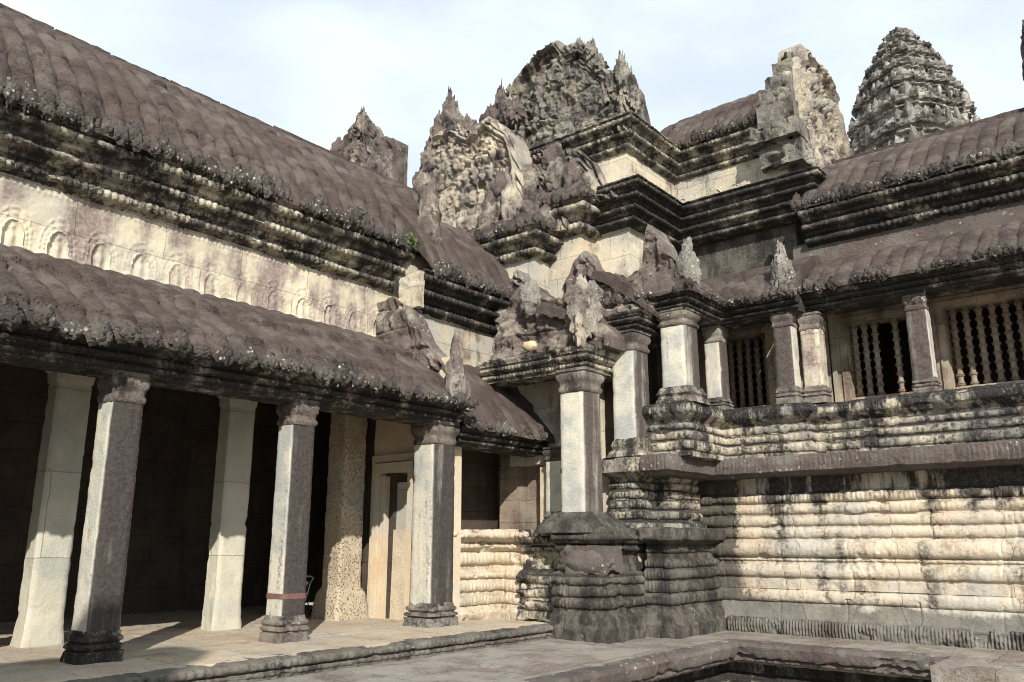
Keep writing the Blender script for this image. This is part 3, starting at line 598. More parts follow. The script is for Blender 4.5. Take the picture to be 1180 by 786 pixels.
# ================================================================== PLINTHS under the corner
P1 = thing('moulded_plinth', 'grey brown moulded plinth carrying the lowest corner pillar, its upper slab broken', 'plinth', (-8, 11.4, -.2), 'moulded plinths')
p1 = Prof(-1.6, -.25); p1.to(.0, -.25).to(.0, -.02).to(-.05, .03).to(-.06, .12).to(-.16, .2).to(-.16, .24).tor(.15, .058, .016, .075).to(-.16, .41).tor(.15, .058, .016, .075).to(-.16, .58).tor(.12, .05, .014, .075).to(-.14, .74).to(-.3, .78).to(-.34, 1.02).to(-.28, 1.08).tor(.1, .05).to(-.2, 1.2).to(-.16, 1.24).tor(.09, .04).to(-.16, 1.36).to(-.2, 1.44).to(-1.6, 1.44)
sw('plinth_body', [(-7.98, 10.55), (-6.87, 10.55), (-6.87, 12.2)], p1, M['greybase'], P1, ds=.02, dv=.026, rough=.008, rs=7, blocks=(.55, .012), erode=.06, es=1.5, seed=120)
p1b = Prof(-.8, 0.0); p1b.to(0, 0).to(-.05, .15).tor(.16, .058, .014, .075).to(-.05, .35).tor(.16, .058, .014, .075).to(-.05, .56).tor(.14, .05, .014, .075).to(-.1, .75).to(-.2, .8).to(-.2, 1.04).tor(.12, .06).to(-.1, 1.2).tor(.12, .05).to(-.08, 1.42).to(-.8, 1.42)
sw('plinth_shoulder', [(-8.9, 10.93), (-7.7, 10.93)], p1b, M['upbase'], P1, ds=.03, dv=.035, rough=.014, rs=4, erode=.1, seed=121)
a = Acc(); a.add(*lump((-7.45, 10.86, .93), (.5, .2, .22), seed=8, nu=24, nv=18, amp=.2)); a.add(*block(-7.75, -7.02, 10.72, 11.2, .74, 1.16, rough=.03, seed=5, erode=.14, ds=.05, dz=.05)); a.build('broken_slab', M['band'], P1)
P2 = thing('moulded_plinth', 'dark ridged plinth in the inner corner under the middle pillar', 'plinth', (-6.9, 12.6, -.2), 'moulded plinths')
p2 = Prof(-1.2, -.25); p2.to(.0, -.25).to(.0, -.02).to(-.04, .02).to(-.06, .12).to(-.16, .22).to(-.16, .26).tor(.17, .06, .016, .075).to(-.18, .45).tor(.17, .06, .016, .075).to(-.18, .65).tor(.14, .058, .014, .075).to(-.2, .82).tor(.12, .048, .014, .07).to(-.25, .97).to(-.25, 1.05).tor(.12, .048, .014, .07).to(-.18, 1.2).to(-.02, 1.25).to(.0, 1.29).to(.0, 1.42).to(-.05, 1.44).to(-1.2, 1.44)
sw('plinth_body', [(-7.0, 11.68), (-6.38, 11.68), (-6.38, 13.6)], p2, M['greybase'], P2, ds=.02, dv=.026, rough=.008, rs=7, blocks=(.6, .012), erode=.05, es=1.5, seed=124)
p3 = Prof(-1.0, 1.42); p3.to(.0, 1.42).to(-.02, 1.52).to(-.12, 1.58).tor(.15, .05, .014, .075).to(-.14, 1.75).tor(.15, .05, .014, .075).to(-.14, 1.92).tor(.13, .048, .014, .075).to(-.16, 2.07).tor(.12, .048, .012, .075).to(-.16, 2.22).to(-.1, 2.28).to(.06, 2.31).to(.1, 2.34).to(.1, 2.56).to(-.0, 2.6).to(-1.0, 2.6)
sw('plinth_pier', [(-7.65, 11.75), (-6.95, 11.75), (-6.95, 12.3), (-6.7, 12.3), (-6.7, 13.5)], p3, M['upbase'], P2, ds=.02, dv=.026, rough=.009, rs=7, blocks=(.5, .012), erode=.05, seed=126)
a = Acc(); a.add(*block(-9.2, -7.2, 12.0, 13.6, -.2, 2.55, seed=9)); a.build('plinth_core', M['bwall'], P2)
P3 = thing('moulded_plinth', 'long sunlit wall of cream horizontal mouldings under the barred window gallery', 'plinth', (-3, 13.8, -.2), 'moulded plinths')
rp = Prof(-1.2, -.25); rp.to(.02, -.25).to(.03, .0); rp.to(.0, .02); rp.to(-.05, .08).to(-.12, .26).to(-.13, .28).tor(.19, .055, .002, .07).to(-.16, .475).to(-.13, .485).to(-.125, .63).to(-.16, .64).to(-.16, .665).to(-.135, .675).tor(.2, .045, .002, .07).to(-.16, .885).to(-.16, .91).tor(.06, .03).to(-.14, .98).tor(.25, .09, .002, .08).to(-.15, 1.24).to(-.2, 1.26).to(-.2, 1.285).tor(.155, .055, .003, .07).to(-.2, 1.45).to(-.2, 1.475).tor(.155, .055, .003, .07).to(-.2, 1.64).to(-.2, 1.665).tor(.145, .065, .012, .07).to(-.2, 1.82).to(-.22, 1.845).tor(.15, .075, .014, .07).to(-.24, 2.01).to(-.29, 2.03).to(-.29, 2.28).to(-1.2, 2.28)
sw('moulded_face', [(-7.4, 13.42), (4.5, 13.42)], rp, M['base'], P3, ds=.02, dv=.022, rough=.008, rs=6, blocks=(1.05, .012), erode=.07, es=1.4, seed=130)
bd = Prof(-1.0, 2.27); bd.to(-.12, 2.27).to(-.1, 2.3).to(.0, 2.33, .012, .07).to(.02, 2.45, .02, .07).to(.0, 2.56, .012, .07).to(-.06, 2.59).to(-1.0, 2.59)
sw('projecting_band', [(-6.86, 11.6), (-6.36, 11.6), (-6.36, 13.18), (4.5, 13.18)], bd, M['band'], P3, ds=.02, dv=.025, rough=.012, rs=5, erode=.04, seed=132)
ub = Prof(-1.2, 2.57); ub.to(.0, 2.57).to(.0, 2.66).tor(.16, .05, .014, .11).to(-.03, 2.84).tor(.14, .05, .014, .11).to(-.05, 3.0).tor(.13, .05, .014, .11).to(-.03, 3.16).to(.06, 3.22).to(.08, 3.25).tor(.16, .04, .018, .08).to(.08, 3.43).to(.0, 3.46).to(-1.2, 3.46)
sw('upper_mouldings', [(-7.5, 12.0), (-6.2, 12.0), (-6.2, 13.4), (-4.75, 13.4), (-4.75, 13.72), (4.5, 13.72)], ub, M['upbase'], P3, ds=.02, dv=.026, rough=.01, rs=6, blocks=(.8, .02), erode=.07, es=1.5, seed=134)
fr = [(-.02, 0), (.015, .06), (.03, .15), (0, .2)]
pb_ = Prof(-.3, -.24); pb_.to(.0, -.24).to(.02, -.18, .022, .05).to(.03, -.08, .028, .05).to(.01, .0, .022, .05).to(-.02, .03).to(-.06, .035).to(-.3, .035)
sw('petal_border', [(-6.36, 13.36), (4.5, 13.36)], pb_, M['fringe'], P3, ds=.01, dv=.025, rough=.02, erode=.12, seed=136)

# ================================================================== CORNER PORCHES
# A: lowest
A_ = thing('corner_porch', 'lowest corner porch on a tall pale pillar with a white streaked corner', 'porch', (-7.65, 11.3, 1.45), 'stepped corner porches')
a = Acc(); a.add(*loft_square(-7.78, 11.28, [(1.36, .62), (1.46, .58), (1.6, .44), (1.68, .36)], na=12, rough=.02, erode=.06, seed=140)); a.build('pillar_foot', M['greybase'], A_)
pillar(A_, -7.78, 11.27, 1.6, 4.02, .265, mat='pillar2', seed=141, base=False, ch=.4)
EA = [(-9.7, 11.02), (-7.5, 11.02), (-7.5, 12.25)]
sw('entablature', EA, entab_ring(3.98, 4.36, .17, -.5, .02), M['dark2'], A_, ds=.025, dv=.03, rough=.012, erode=.06, seed=142)
ra = sw('porch_roof', [(-7.5, 11.14), (-7.5, 12.3)], roof_ring(arc_pts(.24, 4.36, -1.0, 5.35, .12, 10), .18), M['roof'], A_, ds=.03, dv=.04, rough=.035, rs=3.2, erode=.12, seed=143, ribl=.3, ribs=.015)
gable('front_gable', 'x', 11.2, -9.7, -7.15, 4.35, curve((0, .7), (.1, 1.3), (.2, 1.6), (.35, 1.35), (.5, 1.15), (.7, 1.1), (.85, .75), (.95, .4), (1, .2)), .6, 'roofpedi', A_, seed=145, plain=True, relief=.1, lean=.2)
a = Acc(); a.add(*lump((-7.62, 11.16, 4.95), (.24, .22, .55), seed=13, nu=24, nv=24, amp=.42, fs=4)); a.build('pale_corner_stone', M['pedicream'], A_)
a = Acc(); a.add(*block(-9.9, -7.9, 12.0, 12.4, 2.6, 4.2, seed=11, erode=.03)); a.build('rear_wall', M['cream'], A_)
# B: middle
B_ = thing('corner_porch', 'middle corner porch on a pale stained pillar standing on a ridged pier', 'porch', (-7.2, 12, 2.6), 'stepped corner porches')
a = Acc(); a.add(*loft_square(-7.2, 12.0, [(2.58, .36), (2.66, .34), (2.72, .29), (2.78, .31), (2.84, .29), (2.9, .25)], na=12, rough=.02, seed=150)); a.build('pillar_foot', M['dark2'], B_)
pillar(B_, -7.22, 11.98, 2.86, 4.72, .245, mat='pillar2', seed=151, base=False, ch=.36)
EB = [(-8.6, 11.72), (-6.93, 11.72), (-6.93, 13.35)]
sw('entablature', EB, entab_ring(4.7, 5.0, .18, -.5, .01), M['dark'], B_, ds=.025, dv=.03, rough=.012, erode=.06, seed=152)
sw('porch_roof', [(-6.93, 11.84), (-6.93, 13.35)], roof_ring(arc_pts(.26, 5.0, -.9, 6.0, .14, 10), .18), M['roof'], B_, ds=.03, dv=.04, rough=.04, rs=3.2, erode=.12, seed=153, ribl=.3, ribs=.015)
gable('front_gable', 'x', 11.88, -8.9, -6.72, 5.02, curve((0, .5), (.25, .6), (.5, .6), (.64, .95), (.76, .72), (.88, .5), (1, .15)), .6, 'roofpedi', B_, seed=155, plain=True, relief=.1, flames=3, fh=.3, fw=.1, lean=.2)
a = Acc(); a.add(*block(-8.6, -7.5, 12.5, 12.8, 2.6, 5.0, seed=13)); a.add(*block(-7.9, -7.62, 12.2, 12.5, 2.62, 4.7, seed=14)); a.build('rear_wall', M['int'], B_)
# C: upper
C_ = thing('corner_porch', 'uppermost corner porch on a thick pale pillar beside the barred bay', 'porch', (-6.5, 12.4, 3.45), 'stepped corner porches')
a = Acc(); a.add(*loft_square(-6.46, 12.36, [(3.44, .37), (3.5, .35), (3.56, .31), (3.6, .34), (3.66, .3), (3.72, .27)], na=12, rough=.022, seed=160, erode=.04)); a.build('pillar_foot', M['dark2'], C_)
pillar(C_, -6.47, 12.37, 3.68, 5.06, .25, mat='pillar2', seed=161, base=False, ch=.3)
pillar(C_, -6.42, 13.66, 3.46, 5.02, .165, mat='pillar2', seed=162, bh=.26, ch=.3)
EC = [(-7.6, 12.1), (-6.2, 12.1), (-6.2, 13.42), (-4.75, 13.42)]
sw('entablature', EC, entab_ring(5.02, 5.3, .16, -.5, .01), M['dark'], C_, ds=.025, dv=.03, rough=.01, erode=.05, seed=163)
rc = sw('porch_roof', EC, roof_ring(arc_pts(.24, 5.31, -1.3, 6.35, .16, 12), .18), M['roof'], C_, ds=.03, dv=.045, rough=.02, rs=4, erode=.03, seed=164, ribl=.3, ribs=.03)
antefixes(EC, .22, 5.27, .19, rc, w=.16, h=.15, seed=165, miss=.12)
gable('front_gable', 'x', 12.25, -7.5, -6.1, 5.35, curve((0, .5), (.25, .6), (.32, 1.5), (.45, 1.3), (.62, .85), (.85, .35), (1, .1)), .5, 'roofpedi', C_, seed=166, plain=True, relief=.1, lean=.15)
a = Acc()
for k, (dx, dz, r, h) in enumerate(((0, .3, .17, .42), (-.13, .28, .1, .32), (.13, .24, .1, .3), (0, .58, .11, .26), (.05, .75, .06, .14))): a.add(*lump((-6.15 + dx, 12.2, 5.4 + dz), (r, r * .9, h), seed=60 + k, nu=20, nv=20, amp=.32, fs=4.5, pointy=.2))
a.build('corner_finial', M['finial'], C_)
a = Acc()
for k, (dx, dz, r, h) in enumerate(((0, .3, .15, .42), (-.1, .25, .1, .32), (.11, .2, .1, .3), (0, .55, .1, .3))): a.add(*lump((-4.98 + dx, 13.38, 5.42 + dz), (r, r, h), seed=70 + k, nu=20, nv=20, amp=.32, fs=4.5, pointy=.15))
a.build('corner_finial', M['finial'], C_)

# ================================================================== STEPPED CORNER MASS (upper storeys with gables)
D = thing('stepped_gable_block', 'ruined stepped corner block of cornices and carved flame gables at the centre', 'gable block', (-9.5, 13, 5))
def tier(path, z0, zc, z1, out, mat, cm, seed, th=-.9, n=2, lean=None):
    mk('tier_wall', *sweep(path, rect(th, 0, z0, zc + .05), ds=.05, dv=.06, rough=.012, erode=.05, seed=seed), M[mat], D)
    return sw('tier_cornice', path, cornice_ring(zc, z1, out, th, n), M[cm], D, ds=.025, dv=.035, rough=.012, erode=.06, seed=seed + 1)
T1 = [(-11.3, 12.3), (-9.55, 12.3), (-9.55, 13.4)]
tier(T1, 4.2, 6.72, 7.28, .34, 'cream', 'dark2', 170)
r1 = sw('tier_roof', T1, roof_ring(arc_pts(.4, 7.3, -.7, 8.15, .12, 8), .15), M['roof'], D, ds=.03, dv=.04, rough=.05, rs=2.6, erode=.15, seed=172)
antefixes(T1, .36, 7.26, .16, r1, w=.16, h=.22, seed=173)
T2 = [(-10.0, 12.85), (-8.8, 12.85), (-8.8, 14.2)]
tier(T2, 4.2, 7.2, 7.86, .36, 'cream2', 'dark2', 175)
r2 = sw('tier_roof', T2, roof_ring(arc_pts(.42, 7.88, -.6, 8.8, .12, 8), .15), M['roof'], D, ds=.03, dv=.04, rough=.05, rs=2.6, erode=.15, seed=177)
antefixes(T2, .38, 7.84, .16, r2, w=.16, h=.2, seed=178)
T3 = [(-10.6, 13.38), (-7.97, 13.38), (-7.97, 15.42), (-5.62, 15.42), (-5.62, 17.6)]
mk('tier_wall', *sweep(T3[:3], rect(-.9, 0, 4.2, 9.05), ds=.05, dv=.06, rough=.012, erode=.04, seed=180), M['cream'], D)
# lower (dark) cornice running from the block into the upper gallery
T3L = [(-9.9, 13.3), (-7.85, 13.3), (-7.85, 15.1), (-5.05, 15.1), (-5.05, 17.2)]
sw('lower_cornice', T3L, cornice_ring(7.32, 8.12, .42, -.8, 4, .014), M['dark'], D, ds=.025, dv=.035, rough=.01, erode=.04, seed=182)
sw('upper_cornice', T3[:3] + [(-5.62, 15.42)], cornice_ring(8.94, 9.62, .34, -.8, 3, .016), M['dark2'], D, ds=.025, dv=.035, rough=.012, erode=.05, seed=184)
# gables
gable('broken_gable', 'x', 12.42, -13.5, -9.9, 7.3, curve((0, 1.0), (.08, 1.9), (.2, 2.75), (.3, 3.3), (.42, 3.25), (.58, 2.95), (.7, 3.1), (.8, 2.9), (.92, 2.3), (1, 1.2)), .55, 'pedicream', D, seed=201, relief=.2, flames=0, frame=.5)
for k, (x, z, w, h, dy) in enumerate(((-12.25, 10.95, .22, .78, 0), (-12.5, 10.6, .2, .6, -.06), (-11.98, 10.6, .2, .56, -.05), (-12.8, 10.1, .2, .6, -.05), (-11.7, 10.35, .18, .5, 0), (-13.1, 9.5, .18, .6, 0), (-13.35, 8.9, .15, .55, 0), (-11.45, 10.2, .2, .42, -.04),
        (-10.75, 10.6, .22, .72, .1), (-11.05, 10.4, .18, .5, .05), (-10.5, 10.45, .18, .5, .05), (-10.25, 10.3, .18, .45, .02), (-11.2, 10.15, .2, .4, -.05), (-12.35, 10.25, .3, .5, -.1), (-12.05, 10.15, .25, .45, -.1), (-12.65, 9.8, .25, .5, -.1), (-12.95, 9.2, .2, .5, -.1))):
    mk('flame_finial', *lump((x, 12.62 + dy, z), (w, .22, h * .72), seed=210 + k, nu=20, nv=22, amp=.42, fs=4.4, pointy=.6), M['pedi'], D, ang=50)
gable('side_gable', 'x', 12.6, -11.3, -8.95, 7.28, curve((0, 1.5), (.15, 1.75), (.4, 1.95), (.65, 1.75), (.85, 1.1), (1, .3)), .5, 'pedi', D, seed=221, relief=.2, flames=0, lean=.15)
gable('lower_side_gable', 'x', 12.98, -10.3, -7.95, 7.8, curve((0, 1.7), (.3, 1.75), (.55, 1.45), (.7, 1.0), (.82, .45), (1, .1)), .4, 'pedi', D, seed=225, relief=.2, lean=.1)
gable('great_gable', 'x', 13.25, -11.3, -7.78, 9.3, curve((0, 1.7), (.06, 2.25), (.16, 2.62), (.3, 2.85), (.42, 2.95), (.47, 2.95), (.5, 2.7), (.6, 2.62), (.66, 2.4), (.74, 2.05), (.8, 1.8), (.9, 1.5), (.96, 1.2), (1, .5)), .8, 'ruin', D, seed=231, relief=.26, res=.03, lean=.06)
for k, (x, z, w, h) in enumerate(((-8.02, 10.75, .16, .62), (-8.2, 10.5, .15, .5), (-7.86, 10.45, .15, .52), (-8.4, 10.35, .16, .45), (-7.72, 10.05, .13, .5), (-7.95, 10.15, .2, .5), (-8.75, 11.55, .12, .4), (-9.05, 11.75, .14, .3), (-8.55, 11.15, .12, .35), (-11.05, 11.05, .12, .4), (-10.95, 11.4, .1, .3))):
    mk('flame_finial', *lump((x, 13.38, z), (w, .2, h * .72), seed=240 + k, nu=20, nv=22, amp=.42, fs=4.4, pointy=.5), M['ruin'], D, ang=50)
a = Acc(); a.add(*block(-12.8, -8.3, 13.7, 16.5, 4.0, 9.2, seed=3, ds=.3, dz=.3)); a.build('core_masonry', M['int'], D)
mk('gable_footing', *block(-13.5, -10.1, 12.3, 12.9, 6.5, 7.4, rough=.02, seed=12, erode=.08, ds=.06, dz=.06), M['pedi'], D)
rng = np.random.default_rng(12)
for k, (x, y, z, r, h, m) in enumerate(((-10.75, 12.35, 7.9, .3, .5, 'pedi'), (-10.2, 12.4, 8.05, .26, .55, 'pedicream'), (-9.7, 12.45, 7.85, .24, .45, 'pedi'), (-9.4, 12.6, 7.65, .2, .36, 'roofpedi'), (-10.5, 12.5, 8.6, .24, .42, 'pedi'), (-9.95, 12.65, 8.6, .24, .4, 'ruin'),
        (-9.3, 12.8, 8.55, .24, .42, 'ruin'), (-8.9, 12.8, 8.4, .2, .4, 'pedi'), (-8.55, 12.9, 8.15, .17, .34, 'pedicream'), (-9.5, 12.95, 9.1, .26, .36, 'pedi'), (-8.85, 11.3, 5.5, .2, .34, 'finial'), (-7.9, 11.95, 5.55, .2, .3, 'finial'), (-10.2, 12.0, 5.8, .22, .5, 'finial'))):
    mk('carved_fragment', *lump((x, y, z), (r, .22, h), seed=500 + k, nu=22, nv=20, amp=.27, fs=3.6, pointy=.2), M[m], D, ang=50)
# gables rising behind the middle and upper porches
gable('annex_end_gable', 'x', 12.05, -10.45, -9.25, 4.7, curve((0, .5), (.2, 1.3), (.45, 1.85), (.65, 1.7), (.85, 1.0), (1, .4)), .3, 'finial', D, seed=261, relief=.16, lean=.05)
gable('porch_back_gable', 'x', 12.5, -9.1, -8.15, 5.2, curve((0, .9), (.3, 1.4), (.55, 1.55), (.8, 1.2), (1, .6)), .4, 'roofpedi', D, seed=251, plain=True, relief=.1, lean=.12)

# ================================================================== UPPER GALLERY with broken end gable
E = thing('upper_gallery', 'high gallery section with a brown vault ending in a broken sunlit gable', 'gallery', (-6.5, 16.5, 7.4))
frieze('niche_frieze', [(-7.99, 15.4), (-5.62, 15.4)], 8.1, 8.98, 'cream', E, per=.4, seed=301)
mk('upper_wall', *sweep([(-7.9, 15.36), (-5.6, 15.36), (-5.6, 18.5)], rect(-.8, -.02, 7.9, 9.0), ds=.1, dv=.1, seed=302, erode=.04), M['cream2'], E)
er = sw('vault_roof', [(-8.6, 15.42), (-5.6, 15.42)], roof_ring(arc_pts(.4, 9.64, -1.75, 11.42, .16, 14) + [(-2.2, 11.38), (-4.4, 9.4)], .2), M['roof'], E, ds=.03, dv=.05, rough=.02, rs=4, seed=303, ribl=.3, ribs=.05, courses=((10.5, .05),), sag=.08)
antefixes([(-7.9, 15.42), (-5.6, 15.42)], .38, 9.6, .17, er, w=.15, h=.22, seed=305)
gable('broken_end_gable', 'y', -5.05, 15.2, 17.95, 8.5, curve((0, 1.6), (.05, 2.2), (.1, 2.5), (.16, 2.6), (.2, 2.9), (.45, 3.0), (.68, 2.9), (.8, 2.5), (.9, 1.4), (1, .7)), .5, 'pedicream', E, seed=310, relief=.2, face=1, flames=0)
a = Acc()
for k, (x0, x1, y0, z0, z1) in enumerate(((-5.85, -5.0, 15.0, 8.5, 9.0), (-5.95, -4.98, 14.82, 9.0, 9.35), (-5.8, -5.05, 14.9, 9.33, 9.8), (-5.75, -5.1, 15.0, 9.78, 10.15), (-5.66, -5.12, 15.1, 10.13, 10.5), (-5.55, -5.14, 15.3, 10.48, 10.9), (-5.45, -5.16, 15.5, 10.88, 11.2))):
    a.add(*block(x0, x1, y0, y0 + .7, z0, z1, rough=.05, seed=320 + k, erode=.2, ds=.04, dz=.04))
a.build('gable_shoulder', M['ruin'], E)
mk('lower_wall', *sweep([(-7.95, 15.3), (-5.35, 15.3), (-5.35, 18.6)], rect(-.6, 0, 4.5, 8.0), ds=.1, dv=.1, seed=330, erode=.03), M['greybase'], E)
mk('end_wall', *sweep([(-5.4, 15.3), (-5.4, 18.6)], rect(-.6, 0, 7.9, 8.6), ds=.1, dv=.1, seed=331, erode=.05), M['cream2'], E)

# ================================================================== RIGHT GALLERY with barred windows
Rg = thing('window_gallery', 'gallery on the right with barred windows behind short columns and two brown roofs', 'gallery', (-3, 15, 3.46))
YW = 14.9
def wallpieces(x0, x1, wins, z0, z1, y, acc, seed):
    x = x0
    for (a_, b_, c_, d_) in wins:
        acc.add(*block(x, a_, y, y + .35, z0, z1, seed=seed, rough=.008)); acc.add(*block(a_, b_, y, y + .35, z0, c_, seed=seed + 1)); acc.add(*block(a_, b_, y, y + .35, d_, z1, seed=seed + 2)); x = b_
    acc.add(*block(x, x1, y, y + .35, z0, z1, seed=seed + 3))
wins = [(-6.85, -5.95, 3.72, 5.1), (-4.46, -3.42, 3.68, 5.02), (-2.86, -1.5, 3.68, 5.02), (-.7, .5, 3.68, 5.02), (1.3, 2.5, 3.68, 5.02)]
a = Acc(); wallpieces(-8, 4.5, wins, 3.4, 6.12, YW, a, 340); a.build('window_wall', M['winwall'], Rg)
for k, (x0, x1, z0, z1) in enumerate(wins):
    f = Acc()
    for (xa, xb, za, zb, yy) in ((x0 - .12, x0 - .005, z0 - .12, z1 + .12, .07), (x1 + .005, x1 + .12, z0 - .12, z1 + .12, .07), (x0 - .005, x1 + .005, z1 + .005, z1 + .12, .068), (x0 - .005, x1 + .005, z0 - .12, z0 - .005, .072), (x0 - .2, x0 - .12, z0 - .2, z1 + .2, .035), (x1 + .12, x1 + .2, z0 - .2, z1 + .2, .035), (x0 - .12, x1 + .12, z1 + .12, z1 + .2, .033)):
        f.add(*block(xa, xb, YW - yy, YW + .02, za, zb, rough=.004, seed=7))
    win = f.build('window', M['winwall'], Rg)
    n = int(round((x1 - x0) / .185)); proto = None
    for i in range(n):
        if k == 1 and i in (3, 5): continue
        cx_ = x0 + (x1 - x0) * (i + .5) / n
        if proto is None:
            V, F = lathe(0, 0, baluster_prof(z0 - .01, z1 + .01, .072), 14); proto = mk('baluster', V, F, M['baluster'], win); b_ = proto
        else: b_ = proto.copy(); COL.objects.link(b_)
        b_.parent = win; b_.matrix_parent_inverse = parent_inv(win); b_.location = (cx_, YW + .16, 0); b_.rotation_euler = (0, 0, i * .7)
# dark room behind
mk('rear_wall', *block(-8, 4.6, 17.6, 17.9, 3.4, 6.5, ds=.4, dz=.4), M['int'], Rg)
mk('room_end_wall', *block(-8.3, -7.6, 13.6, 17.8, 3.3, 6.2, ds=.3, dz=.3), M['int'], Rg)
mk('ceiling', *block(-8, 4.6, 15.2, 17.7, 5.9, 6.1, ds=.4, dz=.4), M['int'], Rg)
mk('room_floor', *block(-8, 4.6, 13.8, 17.7, 3.3, 3.452, ds=.3, dz=.2), M['floor'], Rg)
# devata relief between the bay and the first window
dv = Acc(); dx = -5.02; yv = YW - .02
for (x, z, rx, rz) in ((0, 4.16, .05, .065), (0, 4.26, .045, .06), (0, 3.98, .075, .12), (0, 3.86, .06, .08), (-.035, 3.66, .035, .16), (.04, 3.66, .035, .16), (-.1, 3.98, .022, .13), (.105, 3.96, .022, .14), (0, 3.75, .075, .07)): dv.add(*lump((dx + x, yv, z), (rx, .05, rz), seed=9, nu=12, nv=10, amp=.1))
dv.build('dancer_relief', M['sand'], Rg)
a = Acc(); a.add(*block(-5.26, -4.78, YW - .06, YW + .02, 3.46, 5.4, seed=2)); a.add(*block(-4.74, -4.66, YW - .1, YW + .02, 3.46, 5.4, seed=3)); a.build('pilaster', M['winwall'], Rg)
pillar(Rg, -5.1, 13.62, 3.46, 5.05, .165, mat='darkpillar', seed=351, bh=.3, ch=.26)['label'] = 'dark column at the corner of the barred bay'
pl = pillar(Rg, -4.72, 13.86, 3.46, 5.02, .165, mat='cream', seed=352, bh=.3, ch=.3); pl['label'] = 'pale column at the end of the barred bay'
for k, x in enumerate((-3.06, -1.05, .96, 2.97)): pillar(Rg, x, 13.98, 3.46, 5.06, .155, mat='darkpillar', seed=355 + k, bh=.26, ch=.26)
RA = [(-4.78, 13.78), (4.5, 13.78)]
sw('architrave', RA, entab_ring(5.06, 5.34, .22, -.45, .009), M['dark'], Rg, ds=.025, dv=.03, rough=.008, erode=.03, seed=361)
rr = sw('lower_roof', RA, roof_ring(arc_pts(.32, 5.37, -1.12, 6.26, .09, 12), .18), M['roof'], Rg, ds=.02, dv=.03, rough=.008, rs=5, seed=362, ribl=.27, ribs=.045, courses=((5.75, .03),), sag=.04)
antefixes([(-4.78, 13.78), (-.8, 13.78)], .3, 5.33, .2, rr, w=.17, h=.16, seed=363, miss=.1)
mk('upper_wall', *sweep([(-5.3, 14.9), (4.5, 14.9)], rect(-.4, 0, 6.1, 6.7), ds=.1, dv=.05, seed=364), M['band'], Rg)
sw('upper_cornice', [(-5.0, 14.9), (4.5, 14.9)], cornice_ring(6.6, 7.3, .42, -.45, 3, .014), M['dark'], Rg, ds=.025, dv=.035, rough=.01, erode=.05, seed=365)
ru = sw('upper_roof', [(-5.0, 14.9), (4.5, 14.9)], roof_ring(arc_pts(.46, 7.32, -2.1, 9.06, .2, 14) + [(-2.5, 9.0), (-5, 7)], .2), M['roof'], Rg, ds=.02, dv=.03, rough=.008, rs=5, seed=366, ribl=.27, ribs=.055, courses=((8.0, .03),), sag=.05)
antefixes([(-5.0, 14.9), (-.8, 14.9)], .43, 7.27, .18, ru, w=.17, h=.2, seed=367)
mk('ridge_stones', *block(-5.1, 4.5, 16.95, 17.25, 9.0, 9.17, rough=.02, seed=8), M['roof'], ru)
a = Acc()
for k, (z, r, h) in enumerate(((9.3, .17, .45), (9.8, .15, .5), (10.3, .12, .45), (10.6, .09, .3))): a.add(*lump((-1.22, 17.0, z), (r, .3, h), seed=372 + k, nu=18, nv=18, amp=.35, fs=4, pointy=.3))
a.build('ridge_finial', M['roof'], ru)

# ================================================================== UNSEEN BLOCK BEHIND THE VIEWER (added for its shade on the nearest pillar's foot)
O2 = thing('shade_block', 'unseen roofed block added behind the viewer to shade the nearest pillar foot', 'gallery', (3, -9, -1.5))
mk('wall', *block(2.0, 3.0, -14, -5.7, -1.5, 8.4, ds=.4, dz=.4), M['cream2'], O2)
mk('roof', *block(2.1, 2.9, -14, -5.72, 8.4, 9.6, ds=.3, dz=.3, rough=.05), M['roof'], O2)

